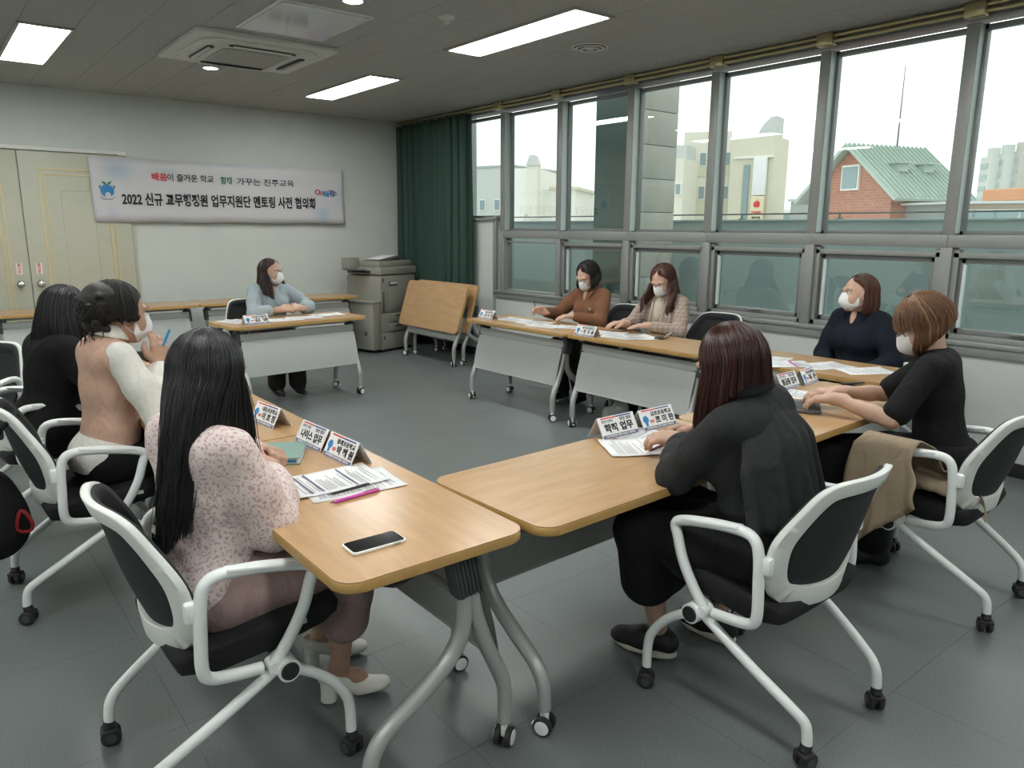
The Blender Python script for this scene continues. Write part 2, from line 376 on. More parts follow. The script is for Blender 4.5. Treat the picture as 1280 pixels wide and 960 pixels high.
# pillar clad in stone slabs
t = thing('terrace_pillar', 'tall stone-clad square pillar standing on the terrace outside', 'pillar')
M['slab'] = mat('stone_slab', (.42, .42, .37), .8, noise=.07, nscale=4); M['slabd'] = mat('pillar_dark_face', (.13, .17, .165), .7, noise=.08, nscale=2)  # pillar core much darker and bluer than the slabs
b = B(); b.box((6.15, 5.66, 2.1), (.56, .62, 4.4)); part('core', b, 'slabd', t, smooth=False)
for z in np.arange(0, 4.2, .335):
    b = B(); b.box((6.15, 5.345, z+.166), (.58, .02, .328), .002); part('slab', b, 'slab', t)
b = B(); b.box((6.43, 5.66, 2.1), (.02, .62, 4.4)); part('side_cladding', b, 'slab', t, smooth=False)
b = B(); b.box((5.48, 4.86, 2.02), (.012, .03, 1.05), .002); y_ = thing('yellow_strip', 'yellow vertical strip fixed beside the window mullion', 'strip'); part('strip', b, mat('yellow_strip', (.55, .42, .08), .6), y_)
y_.location = (-.24, 0, 0)
# far ground and buildings at their real distances
GZ = -8.0
M['ground'] = mat('hazy_town_ground', (.55, .56, .53), .9, noise=.1, nscale=.05)  # distance haze mixed into the ground colour
b = B(); b.box((250, 100, GZ-.5), (480, 700, 1)); g = struct('trim_6', b, 'ground', smooth=False)
M['beige'] = mat('beige_render', (.66, .62, .50), .85); M['beige2'] = mat('pale_beige_render', (.72, .69, .60), .85); M['pwhite'] = mat('white_render', (.80, .79, .74), .85)
M['bgrey'] = mat('hazy_grey_wall', (.56, .57, .55), .85); M['wglass'] = mat('building_window', (.24, .32, .33), .2); M['brick'] = None
def facing(name, label, cat, px0, px1, pyt, dist, dist2, group=None):
    a = away(px0, 300, dist); c = away(px1, 300, dist2); ztop = away((px0+px1)/2, pyt, (dist+dist2)/2).z
    L = math.hypot(c.x-a.x, c.y-a.y); ang = math.atan2(c.y-a.y, c.x-a.x)
    t = thing(name, label, cat, (a.x, a.y, GZ), ang, group)
    return t, L, ztop-GZ   # local: x along facade, -y... y = +: depth behind
def facade_dir(t):   # sign of depth away from the camera in local y
    r = Matrix.Rotation(t.rotation_euler.z, 3, 'Z') @ Vector((0, 1, 0)); return 1 if r.dot(Vector((t.location.x, t.location.y, 0))) > 0 else -1
def windows(t, lst, w_, h_, s, glass='wglass', nm='window'):
    b0 = B(); b0.box((0, 0, 0), (w_, .12, h_)); fm_ = b0.mesh('window', 'pwhite', smooth=False); b1 = B(); b1.box((0, -s*.05, 0), (w_-.14, .08, h_-.14)); pm = b1.mesh('pane', glass, smooth=False)
    for x, z in lst:
        f = link(nm, fm_, t, (x, -s*.05, z)); link('pane', pm, f, (0, 0, 0))
# white building at left
t, L, H = facing('white_building', 'white block with a chimney-like stair tower behind the parapet, left windows', 'building', 594, 640, 209, 62, 60)
s = facade_dir(t); b = B(); b.box((L/2, s*4, H/2), (L, 8, H)); part('wall', b, 'bgrey', t, smooth=False); windows(t, [(L*.22, H-2.9), (L*.62, H-2.9), (L*.92, H-2.9)], .6, .9, s)
b = B(); b.box((L*.5, s*4, H+.04), (L+.2, 8.2, .16)); part('roof_edge', b, 'concrete', t, smooth=False)
t, L, H = facing('white_hall', 'long white low building with a slim tower behind the parapet', 'building', 640, 712, 210, 52, 51)
s = facade_dir(t); b = B(); b.box((L*.22, s*3, H/2), (L*.44, 6, H)); b.box((L/2, s*5, (H-1.3)/2), (L, 7, H-1.3)); part('wall', b, 'pwhite', t, smooth=False)
b = B(); b.box((L*.40, -s*.4, (H+.3)/2), (L*.17, .9, H+.3)); part('tower', b, 'beige2', t, smooth=False)
b = B(); b.prism([(L*.30, -.2), (L*.50, -.2), (L*.44, .45), (L*.36, .45)], 0, 1.0); b.xf(Matrix.Translation((0, 0, H+.3)) @ Matrix.Rotation(PI/2, 4, 'X')); part('tower_cap', b, 'bgrey', t, smooth=False)
b = B(); b.box((L*.8, s*5, H-1.25), (L*.5, 7.4, .2)); part('roof_edge', b, 'beige', t, smooth=False)
windows(t, [(L*.17, H-4.6), (L*.30, H-4.6), (L*.64, H-4.6), (L*.76, H-4.6), (L*.88, H-4.6)], .7, .9, s)
t = thing('street_lamp', 'thin curved street lamp in front of the white hall', 'lamp', tuple(away(655, 285, 50).xy)+(GZ,))
b = B(); b.tube([(0, 0, 0), (0, 0, 9.6), (.3, -.3, 10.1), (.9, -.9, 10.2)], .07, 6); part('pole', b, 'bgrey', t); b = B(); b.box((1.1, -1.1, 10.2), (.5, .2, .1), .02, rot=-.78); part('head', b, 'bgrey', t)
# beige school-like block with signboard
t, L, H = facing('beige_office_block', 'beige four-storey block with small windows left of the signboard building', 'building', 849, 907, 165, 58, 58)
s = facade_dir(t); b = B(); b.box((L/2, s*1.5, H/2), (L, 3, H)); part('wall', b, 'beige2', t, smooth=False)
for z in (H-2.5, H-5.2, H-7.9):
    b = B(); b.box((L/2, -s*.03, z), (L, .06, 1.2)); part('floor_band', b, 'beige', t, smooth=False)
windows(t, [(L*x, H-1.9-2.35*k) for x in (.42, .92) for k in range(4)], .55, 1.0, s)
t, L, H = facing('low_annex_building', 'lower pale annex with a metal rooftop shed beside the beige block', 'building', 800, 850, 199, 54, 53)
s = facade_dir(t); b = B(); b.box((L/2, s*1.5, H/2), (L, 3, H)); part('wall', b, 'beige2', t, smooth=False); windows(t, [(L*x, H-2.0-2.4*k) for x in (.42, .9) for k in range(3)], .45, .8, s)
b = B(); b.box((L*.62, s*1.5, H+.45), (L*.75, 2, .9)); part('rooftop_shed', b, 'bgrey', t, smooth=False)
t, L, H = facing('signboard_building', 'beige building with curved roof fin and white vertical signboard', 'building', 907, 960, 172, 56, 55)
s = facade_dir(t); b = B(); b.box((L/2, s*1.5, H/2), (L, 3, H)); part('wall', b, 'beige', t, smooth=False)
b = B(); pts = [(L*.55, 0)]+[(L*.55+L*.42*math.sin(a), 1.75*(1-math.cos(a))+.1) for a in np.linspace(.2, PI/2, 8)]; pts = [(L*.56, 0), (L*.97, 0), (L*.97, 2.2), (L*.85, 2.1), (L*.72, 1.6), (L*.62, .9)]
pts = [(x_, z_*.62) for x_, z_ in pts]; b.prism(pts, 0, 1.6); b.xf(Matrix.Translation((0, s*1.8 if s > 0 else 0, H-.05)) @ Matrix.Rotation(PI/2, 4, 'X')); part('roof_fin', b, 'bgrey', t, smooth=False)
b = B(); b.box((L*.55, -s*.1, H-1.3), (L*.9, .2, .14)); part('cornice', b, 'pwhite', t, smooth=False)
b = B(); b.box((L*.40, -s*.05, H-5.4), (.42, .1, 7.2)); part('stair_window', b, 'wglass', t, smooth=False)
b = B(); b.box((L*.74, -s*.3, H-2.6), (.85, .4, 2.5), .03); sg = part('signboard', b, 'paper', t); 
b = B(); b.box((L*.74, -s*.32, H-4.85), (.85, .4, 1.9)); sg2 = part('lower_sign', b, mat('cream_sign', (.75, .66, .45), .6), t, smooth=False)
b = B(); b.ball((L*.74-.07, -s*.54, H-4.45), (.16, .03, .22)); b.ball((L*.74+.07, -s*.54, H-4.45), (.16, .03, .22)); b.box((L*.74+.03, -s*.54, H-4.17), (.03, .02, .16)); link('apple_emblem', b.mesh('apple_emblem', 'red'), sg2)
o = text('sign_text', '한국교육', .18, 'red', sg2, (L*.74, -s*.54, H-5.0), (PI/2, 0, 0 if s > 0 else PI), bold=.01); o = text('sign_text', '진주지점', .16, 'ink', sg2, (L*.74, -s*.54, H-5.35), (PI/2, 0, 0 if s > 0 else PI), bold=.01)
# brick house, ridge running away to the right
bm_ = mat('red_brick', (.42, .17, .11), .85); n = bm_.node_tree; br = nd(bm_, 'ShaderNodeTexBrick'); br.inputs['Scale'].default_value = 2.2
br.inputs['Color1'].default_value = (.47, .19, .12, 1); br.inputs['Color2'].default_value = (.37, .14, .09, 1); br.inputs['Mortar'].default_value = (.5, .36, .3, 1); br.inputs['Mortar Size'].default_value = .012
tcn = nd(bm_, 'ShaderNodeTexCoord'); mpn = nd(bm_, 'ShaderNodeMapping'); mpn.inputs['Rotation'].default_value = (PI/2, 0, 0); n.links.new(tcn.outputs['Object'], mpn.inputs[0]); n.links.new(mpn.outputs[0], br.inputs[0]); n.links.new(br.outputs[0], n.nodes['Principled BSDF'].inputs['Base Color'])
M['brick'] = bm_; M['groof'] = mat('hazy_green_roof', (.42, .50, .44), .6)  # roof green paled, haze put into its colour
a = away(1008, 300, 36); c = away(1109, 300, 33)
ang = math.atan2(c.y-a.y, c.x-a.x); L = math.hypot(c.x-a.x, c.y-a.y)
t = thing('brick_house', 'red brick gabled house with a green standing-seam metal roof', 'house', (a.x, a.y, GZ), ang)
d = Matrix.Rotation(ang, 3, 'Z') @ Vector((0, 1, 0)); s = 1 if d.dot(Vector((a.x, a.y, 0))) > 0 else -1
ze, zr, D = 2.95-GZ, 4.75-GZ, 3.6
b = B(); b.prism([(0, 0), (L, 0), (L, ze), (L*.5, zr), (0, ze)], 0, D)
b.xf(Matrix.Translation((0, 0 if s < 0 else D, 0)) @ Matrix.Rotation(PI/2, 4, 'X')); 
if s < 0: b.xf(Matrix.Translation((0, 0, 0)))
part('brick_wall', b, 'brick', t, smooth=False)
sl = math.atan2(zr-ze, L/2); RL = math.hypot(L/2+.5, (zr-ze)*(L/2+.5)/(L/2))
for q, sgn in enumerate((1, -1)):
    x1 = L/2+sgn*(L/2+.5); z1 = zr-(L/2+.5)*math.tan(sl)
    b = B(); Mx = Matrix.Translation(((L/2+x1)/2, s*D/2, (zr+z1)/2+.12)) @ Matrix.Rotation(sgn*sl, 4, 'Y')
    b.box((0, 0, 0), (RL, D+.8, .12)); b.xf(Mx); rf = part('roof', b, 'groof', t, smooth=False)
    b = B()
    for k in range(18): b.box((0, -D/2-.3+k*(D+.6)/17, .1), (RL, .04, .08))
    b.xf(Mx); tag(part('roof_seam', b, 'groof', t, smooth=False), kind='stuff')
for k in (1.2, 2.6):
    b = B(); b.box((L*.78, s*k, ze+1.0), (.6, .5, .3)); b.box((L*.80, s*k, ze+1.18), (.9, .7, .05)); part('dormer', b, 'groof', t, smooth=False)
windows(t, [(L*.52, ze+.65)], .9, 1.0, s); windows(t, [(L*.12, ze-3.4)], 1.4, 1.9, s)
b = B(); b.tube([(L*.5, s*2.4, zr-.3), (L*.5, s*2.4, zr+3.4)], [.035, .012], 6, smooth=0); ant = B(); part('mast', b, 'greypl', t)
b = B(); b.box((L+1.45, s*1.6, (ze-.5)/2), (2.9, 1.6, ze-.5)); part('lean_to', b, mat('dark_shed', (.30, .32, .31), .8), t, smooth=False); b = B(); b.box((L+1.45, s*1.5, ze-.45), (3.2, 2.0, .08)); part('lean_to_roof', b, 'bgrey', t, smooth=False)
# shed row right
t, L, H = facing('timber_shed', 'brown low shed with glazed bays right of the brick house', 'shed', 1186, 1310, 255, 30, 30)
s = facade_dir(t); b = B(); b.box((L/2, s*1, H/2), (L, 2, H)); part('wall', b, mat('shed_wall', (.42, .34, .27), .8), t, smooth=False); b = B(); b.box((L/2, s*.9, H+.05), (L+.2, 2.3, .08)); part('roof', b, 'bgrey', t, smooth=False)
windows(t, [(L*x, H-.55) for x in (.12, .34, .56, .82)], .8, .75, s)
t, L, H = facing('orange_roof_house', 'house with an orange roof in front of the apartment towers', 'house', 1232, 1330, 246, 70, 66)
s = facade_dir(t); b = B(); b.box((L/2, s*3, H/2), (L, 6, H)); part('wall', b, 'pwhite', t, smooth=False); b = B(); b.box((L/2, s*3, H+.2), (L+.8, 7, .9), .1); part('roof', b, mat('orange_roof', (.72, .33, .18), .7), t, smooth=False)
# apartment towers
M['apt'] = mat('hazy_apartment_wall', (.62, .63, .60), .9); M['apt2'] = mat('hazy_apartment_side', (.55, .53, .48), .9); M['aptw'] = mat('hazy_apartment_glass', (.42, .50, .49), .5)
for k, (x0, x1, pyt, m1, lab) in enumerate(((1213, 1226, 197, 'apt', 'leftmost pale apartment tower beyond the brick house'), (1229, 1244, 193, 'apt', 'second apartment tower from the left, white with grey bays'),
        (1246, 1264, 190, 'apt2', 'beige and glass apartment tower, third from the left'), (1266, 1290, 195, 'apt2', 'rightmost beige apartment tower at the edge of the frame'))):
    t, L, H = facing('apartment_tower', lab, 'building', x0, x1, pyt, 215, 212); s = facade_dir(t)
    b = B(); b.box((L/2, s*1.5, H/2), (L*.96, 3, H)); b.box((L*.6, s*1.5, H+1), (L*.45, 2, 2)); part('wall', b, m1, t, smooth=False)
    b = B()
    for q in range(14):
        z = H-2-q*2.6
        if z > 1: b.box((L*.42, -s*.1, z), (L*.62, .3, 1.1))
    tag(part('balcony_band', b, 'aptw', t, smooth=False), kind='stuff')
# small tree by the towers, low town blocks
t = thing('small_tree', 'pale green tree top below the apartment towers', 'tree', tuple(away(1228, 270, 60).xy)+(GZ,))
b = B(); b.cyl((0, 0, 0), (0, 0, 8.5), .2, .1, 8); part('trunk', b, mat('trunk', (.2, .16, .12), .9), t)
b = B(); rs = random.Random(3)
for k in range(26): b.ball((rs.uniform(-1.2, 1.2), rs.uniform(-1.2, 1.2), 8.9+rs.uniform(-1.2, 1.0)), rs.uniform(.35, .6), 1)
part('crown', b, mat('foliage', (.32, .42, .16), .9, noise=.3, nscale=3), t)
t, L, H = facing('low_town_block', 'low pale block seen between the signboard building and brick house', 'building', 958, 1010, 262, 75, 75); s = facade_dir(t)
b = B(); b.box((L/2, s*3, H/2), (L, 6, H)); part('wall', b, 'pwhite', t, smooth=False); windows(t, [(L*x, H-.8) for x in (.2, .4, .6, .8)], .9, .9, s)
t, L, H = facing('grey_shed', 'small grey shed at the left foot of the brick house', 'shed', 985, 1024, 252, 52, 51); s = facade_dir(t)
b = B(); b.box((L/2, s*2, H/2), (L, 4, H)); part('wall', b, mat('grey_shed_wall', (.36, .39, .37), .8), t, smooth=False); b = B(); b.box((L/2, s*2, H+.1), (L+.3, 4.3, .15)); part('roof', b, 'bgrey', t, smooth=False)
# ================================================================== CEILING FIXTURES
def lampbox(x, y, label, lx=.30, ly=1.42):
    t = thing('ceiling_light', label, 'ceiling light', (x, y, ZC), 0, 'flat ceiling light panels')
    b = B()
    for sx in (-1, 1): b.box((sx*(lx/2+.012), 0, -.008), (.024, ly+.048, .016), .002)
    for sy in (-1, 1): b.box((0, sy*(ly/2+.012), -.008), (lx, .024, .016), .002)
    part('frame', b, 'lampframe', t); b = B(); b.box((0, 0, -.005), (lx, ly, .008)); part('diffuser', b, 'lamp', t, smooth=False)
lampbox(.90, 6.97, 'bright ceiling light at the upper left above the doors')
lampbox(3.545, 7.04, 'bright ceiling light nearest the green curtain')
lampbox(3.545, 4.37, 'bright ceiling light beside the round air diffuser')
for x, y, l in ((.90, 4.3, 'ceiling light above the near end of the doors, in line with the upper left one'), (3.545, 1.7, 'ceiling light over the two nearest front tables, by the windows'), (.90, 1.65, 'ceiling light right above the nearest left chair'), (-1.75, 6.97, 'ceiling light of the left row, nearest the far wall'), (-1.75, 4.3, 'ceiling light of the left row, halfway along the room'), (-1.75, 1.6, 'ceiling light of the left row, level with the camera'), (3.545, -1.0, 'ceiling light of the window row, behind the camera'), (.9, -1.0, 'ceiling light of the middle row, behind the camera'), (-1.75, -1.0, 'ceiling light of the left row, behind the camera')): lampbox(x, y, l)
def downlight(x, y, label):
    t = thing('downlight', label, 'downlight', (x, y, ZC), 0, 'round recessed downlights')
    b = B(); b.tube([(0.062*math.cos(a), .062*math.sin(a), -.004) for a in np.linspace(0, 2*PI, 24, endpoint=False)], .007, 8, closed=True, smooth=0); part('ring', b, 'white_trim', t)
    b = B(); b.cyl((0, 0, -.001), (0, 0, -.012), .055, .045, 20); part('bulb', b, 'lamp', t)
downlight(2.2, 6.95, 'small bright downlight below the air conditioner'); downlight(2.26, 4.40, 'small downlight at the top edge beside the glossy hatch')
t = thing('air_conditioner', 'white four-way ceiling cassette air conditioner with dark slots', 'air conditioner', (2.22, 6.12, ZC))
b = B(); P = rrect(1.05, 1.05, .03, 3); b.prism(P, -.035, -.001, .006); part('outer_panel', b, 'ac', t)
b = B(); P = rrect(.88, .88, .16, 5); b.prism(P, -.055, -.034, .010); part('face', b, 'ac', t)
b = B(); b.prism(rrect(.50, .50, .04, 3), -.066, -.058, .003)
for k in range(22):
    b.box((0, -.23+k*.022, -.068), (.47, .008, .006))
part('intake_grille', b, mat('ac_grille', (.52, .51, .46), .5), t)
for k in range(4):
    b = B(); b.prism(rrect(.5, .052, .026, 5), -.064, -.058, .002); b.xf(Matrix.Rotation(k*PI/2, 4, 'Z') @ Matrix.Translation((0, .345, 0))); part('air_slot', b, 'dark', t)
    b = B(); b.box((0, 0, 0), (.44, .03, .003), .001, rot=Matrix.Rotation(.35, 4, 'X')); b.xf(Matrix.Rotation(k*PI/2, 4, 'Z') @ Matrix.Translation((0, .350, -.066))); part('louvre', b, 'ac', t)
t = thing('access_hatch', 'glossy white framed ceiling hatch that mirrors the banner', 'hatch', (2.22, 5.04, ZC))
b = B(); b.prism(rrect(.63, .82, .01, 2), -.012, -.001, .003); part('frame', b, 'white_trim', t)
b = B(); b.box((0, 0, -.013), (.585, .775, .004)); part('glossy_panel', b, mat('glossy_film', (.50, .50, .47), .06, spec=1.0), t, smooth=False)
t = thing('air_diffuser', 'round white ceiling air diffuser near the windows', 'diffuser', (4.17, 4.33, ZC))
for k, (r_, z_) in enumerate(((.13, -.006), (.10, -.016), (.066, -.024))):
    b = B(); b.tube([(r_*math.cos(a), r_*math.sin(a), z_) for a in np.linspace(0, 2*PI, 32, endpoint=False)], .012, 8, closed=True, smooth=0, flat=.5); part('ring', b, 'ac', t)
b = B(); b.cyl((0, 0, -.002), (0, 0, -.026), .045, .03, 20); part('core', b, 'ac', t); b = B(); b.cyl((0, 0, -.0015), (0, 0, -.004), .12, seg=28); part('recess', b, 'greypl', t)
t = thing('smoke_detector', 'small white smoke detector on the ceiling near top centre', 'smoke detector', (2.89, 4.335, ZC))
b = B(); b.tube([(0, 0, -.001), (0, 0, -.012), (0, 0, -.022)], [.055, .052, .035], 20, smooth=0); part('base', b, 'ac', t); b = B(); b.tube([(0, 0, -.02), (0, 0, -.04), (0, 0, -.046)], [.026, .022, .012], 16, smooth=0); part('sensor', b, 'ac', t)
# ================================================================== CURTAIN
rows = []
rs = random.Random(5)
N = 150; ph = [0]
for i in range(N): ph.append(ph[-1]+rs.uniform(.45, .95))
for k in range(26):
    z = .20+(ZC-.075-.20)*k/25; row = []
    for i in range(N+1):
        u = i/N; y = 8.86-(8.86-7.20)*u+.02*math.sin(k*.18+u*9)*(1-k/25)
        amp = .040+.018*(1-k/25)
        row.append((XW-.115+amp*math.sin(ph[i]*.62)+.012*math.sin(ph[i]*1.7+k*.05), y+.012*math.sin(ph[i]*1.3), z))
    rows.append(row)
b = B(); b.grid(rows); cu = thing('curtain', 'dark green pleated curtain hanging in the corner by the windows', 'curtain', (0, 0, 0)); c_ = part('drape', b, 'curtain', cu, angle=180)
md = c_.modifiers.new('thickness', 'SOLIDIFY'); md.thickness = .004
for i in range(12):
    b = B(); b.box((XW-.075, 8.80-i*.142, ZC-.072), (.02, .012, .03), .003); part('hook', b, 'whitepl', cu)
# ================================================================== BANNER
M['banner'] = mb = mat('vinyl_banner', (.60, .60, .62), .45, bump=.2, bscale=5, bdist=.01)
bx0, bx1, bz0, bz1 = 1.516, 4.335, 1.545, 2.20
# soft printed clouds
n = mb.node_tree; L_ = n.links.new; tcn = nd(mb, 'ShaderNodeTexCoord'); sp = nd(mb, 'ShaderNodeSeparateXYZ'); L_(tcn.outputs['Object'], sp.inputs[0])
prev = None; base = (.60, .60, .62, 1)
for (cx, cz, rx, rz_, colr) in ((1.78, 2.08, .22, .16, (.33, .45, .56, 1)), (4.05, 1.66, .16, .14, (.36, .48, .60, 1)), (1.70, 1.62, .09, .12, (.50, .52, .60, 1)), (2.25, 2.08, .25, .06, (.47, .52, .55, 1))):
    v = nd(mb, 'ShaderNodeVectorMath'); v.operation = 'SUBTRACT'; v.inputs[1].default_value = (cx, YB-.03, cz); L_(tcn.outputs['Object'], v.inputs[0])
    v2 = nd(mb, 'ShaderNodeVectorMath'); v2.operation = 'MULTIPLY'; v2.inputs[1].default_value = (1/rx, 0, 1/rz_); L_(v.outputs[0], v2.inputs[0])
    v3 = nd(mb, 'ShaderNodeVectorMath'); v3.operation = 'LENGTH'; L_(v2.outputs[0], v3.inputs[0])
    mr = nd(mb, 'ShaderNodeMapRange'); mr.inputs[1].default_value = 0; mr.inputs[2].default_value = 1; mr.inputs[3].default_value = .7; mr.inputs[4].default_value = 0; mr.interpolation_type = 'SMOOTHSTEP'; L_(v3.outputs['Value'], mr.inputs[0])
    mx = nd(mb, 'ShaderNodeMix'); mx.data_type = 'RGBA'; mx.inputs['A'].default_value = base; mx.inputs['B'].default_value = colr
    if prev: L_(prev, mx.inputs['A'])
    L_(mr.outputs[0], mx.inputs['Factor']); prev = mx.outputs['Result']
L_(prev, n.nodes['Principled BSDF'].inputs['Base Color'])
BY = YB-.058
rows = [[(bx0+(bx1-bx0)*i/60+.01*(j/8), BY+(0 if j < 7 else .0)+.003*math.sin(i*.9+j)-.002, bz1-(bz1-bz0)*j/8-.004*math.sin(i*.35)*(j/8)) for i in range(61)] for j in range(9)]
b = B(); b.grid(rows); bn = thing('banner', 'long pale printed banner with Korean lettering on the far wall', 'banner', (0, 0, 0)); s_ = part('sheet', b, 'banner', bn, angle=180); md = s_.modifiers.new('thickness', 'SOLIDIFY'); md.thickness = .002; md.offset = 0
TYP = BY-.009; RX = (PI/2, 0, 0)
def btext(body, x0, x1, z, h, m, bold, nm='lettering'):
    o = text(nm, body, h*1.22, m, bn, ((x0+x1)/2, TYP, z), RX, bold=bold); wd_ = max(v.co.x for v in o.data.vertices)-min(v.co.x for v in o.data.vertices); o.scale = ((x1-x0)/wd_, 1, 1); return o
btext('2022 신규 교무행정원 업무지원단 멘토링 사전 협의회', 1.80, 3.955, 1.775, .115, 'ink', .0045)
btext('배움', 2.105, 2.262, 2.018, .072, 'red', .002); btext('이 즐거운 학교', 2.262, 2.75, 2.016, .070, 'ink', .001); btext('함께', 2.83, 2.955, 2.008, .072, 'green_ink', .002); btext('가꾸는 진주교육', 3.01, 3.69, 2.005, .070, 'ink', .001)
b = B(); b.cyl((1.665, TYP+.002, 1.86), (1.665, TYP-.001, 1.86), .062, seg=28); lg = link('logo', b.mesh('logo', 'blue_ink'), bn)
b = B(); b.cyl((1.668, TYP-.0012, 1.822), (1.668, TYP-.002, 1.822), .026, seg=20); b.box((1.668, TYP-.0016, 1.80), (.052, .001, .03)); link('logo_gap', b.mesh('logo_gap', 'banner'), bn)
for sx in (-1, 1):
    b = B(); b.prism([(0, 0), (.03, .014), (.052, .042), (.018, .032)] if sx > 0 else [(0, 0), (-.018, .032), (-.05, .04), (-.03, .012)], 0, .002); b.xf(Matrix.Translation((1.665, TYP-.001, 1.918)) @ Matrix.Rotation(PI/2, 4, 'X')); link('logo_leaf', b.mesh('logo_leaf', 'green_ink'), bn)
    b = B(); b.prism([(0, 0), (sx*.03, .03), (sx*.012, .05)], 0, .002); b.xf(Matrix.Translation((1.665+sx*.05, TYP-.001, 1.87)) @ Matrix.Rotation(PI/2, 4, 'X')); link('logo_arm', b.mesh('logo_arm', 'blue_ink'), bn)
b = B(); b.tube([(1.60, TYP-.001, 1.80), (1.63, TYP-.001, 1.778), (1.70, TYP-.001, 1.778), (1.735, TYP-.001, 1.803)], .0025, 6); link('logo_arc', b.mesh('logo_arc', 'greyink'), bn)
b = B(); b.tube([(3.985+.028*math.cos(a), TYP-.001, 1.925+.026*math.sin(a)) for a in np.linspace(0, 2*PI, 14, endpoint=False)], .006, 6, closed=True, smooth=0); link('slogan_mark', b.mesh('slogan_mark', 'red'), bn)
btext('이', 4.015, 4.05, 1.905, .05, 'red', .002, 'slogan'); btext('배움', 4.055, 4.14, 1.90, .06, 'blue_ink', .003, 'slogan'); btext('터', 4.15, 4.21, 1.905, .055, 'navy', .003, 'slogan')
b = B(); b.tube([(4.13, TYP-.001, 1.95), (4.20, TYP-.001, 1.94), (4.235, TYP-.001, 1.905), (4.16, TYP-.001, 1.875)], .004, 6); link('slogan_swoosh', b.mesh('slogan_swoosh', 'navy'), bn)
# ================================================================== TABLES
TH = .7125; TD = .54
def castor_mesh():
    b = B()
    for s in (-1, 1): b.tube([(0, s*.008, .03), (0, s*.010, .03), (0, s*.024, .03), (0, s*.027, .03)], [.022, .030, .030, .024], 20, smooth=0)
    return b.mesh('castor', 'wheel')
def disc_mesh():
    b = B()
    for s in (-1, 1): b.tube([(0, s*.024, .03), (0, s*.0285, .03), (0, s*.030, .03)], [.0225, .0225, .018], 20, smooth=0)
    b.box((0, 0, .052), (.028, .016, .04), .006); b.cyl((0, 0, .06), (0, 0, .085), .010, seg=10); b.box((-.03, 0, .022), (.022, .016, .006), .002)
    return b.mesh('castor_hub', 'whitepl')
CAST, DISC = castor_mesh(), disc_mesh()
TM = {}
def table_meshes(L):
    if L in TM: return TM[L]
    d = {}
    b = B(); b.prism(rrect(L, TD, .055), -.0045, 0); d['top'] = b.mesh('tabletop', 'wood', angle=30)
    b = B(); b.prism(rrect(L+.002, TD+.002, .056, 8), -.028, -.003, .002, 1); d['edge'] = b.mesh('edge_band', 'edge', angle=50)
    b = B(); b.box((0, .12, -.045), (L-.16, .05, .028), .004); b.box((0, -.12, -.038), (L-.16, .03, .018), .004)
    for s in (-1, 1): b.tube([(s*(L/2-.10), -.22, -.040), (s*(L/2-.10), .20, -.040)], .013, 10, smooth=0)
    d['under'] = b.mesh('underframe', 'steel')
    TM[L] = d; return d
def leg_meshes():
    x = .0
    b = B(); b.tube([(0, .125, .58), (0, .127, .50), (0, .118, .42), (0, .068, .345), (0, -.03, .275), (0, -.125, .215), (0, -.165, .155), (0, -.172, .078)], [.024, .024, .024, .024, .024, .023, .022, .020], 14); rear = b.mesh('leg', 'steel')
    b = B(); b.tube([(0, .145, .57), (0, .165, .46), (0, .205, .345), (0, .252, .24), (0, .268, .18), (0, .268, .078)], [.022, .023, .023, .023, .022, .020], 14); front = b.mesh('leg', 'steel')
    b = B(); b.box((0, .125, .595), (.058, .085, .13), .012, rot=Matrix.Rotation(.2, 4, 'X'))
    for k in range(6): b.box((.03, .095+k*.0125, .59), (.008, .006, .11), .002, rot=Matrix.Rotation(.2, 4, 'X')); b.box((-.03, .095+k*.0125, .59), (.008, .006, .11), .002, rot=Matrix.Rotation(.2, 4, 'X'))
    b.box((0, .14, .665), (.05, .06, .03), .006); blk = b.mesh('hinge_block', 'greypl')
    b = B(); b.tube([(0, .0, 0), (0, -.05, -.012), (0, -.085, -.004)], [.012, .014, .010], 8, flat=.6); lev = b.mesh('fold_lever', 'blackpl')
    return rear, front, blk, lev
LEGS = leg_meshes()
PAN = {}
M['dot'] = mat('perforated_dots', (.62, .63, .60), .5)
def panel_mesh(L):
    if L in PAN: return PAN[L]
    b = B(); w = L-.19
    b.box((0, .165, .60), (w, .012, .075), .003)
    b.grid([[(x, .168+.07*t_+.010*math.sin(t_*PI), .575-.285*t_) for x in (-w/2, w/2)] for t_ in np.linspace(0, 1, 9)]); 
    b.grid([[(x, .176+.07*t_+.010*math.sin(t_*PI), .575-.285*t_) for x in (w/2, -w/2)] for t_ in np.linspace(0, 1, 9)])
    b.box((0, .243, .288), (w, .014, .010), .002); pm = b.mesh('modesty_panel', 'panel', fixn=False)
    b = B(); r = random.Random(2)
    for i in range(int(w/.045)):
        for j in range(5):
            if (i+j) % 2: continue
            t_ = .2+.16*j; x = -w/2+.05+i*.045; y = .171+.07*t_+.010*math.sin(t_*PI); z = .575-.285*t_
            for dy in (-.0005, .0065+.001): 
                rr = .006; vs = [b.bm.verts.new((x+rr*math.cos(a), y+dy, z+rr*math.sin(a))) for a in (0, PI/3, 2*PI/3, PI, 4*PI/3, 5*PI/3)]; b.bm.faces.new(vs)
    dm = b.mesh('perforations', 'dot', smooth=False); PAN[L] = (pm, dm); return PAN[L]
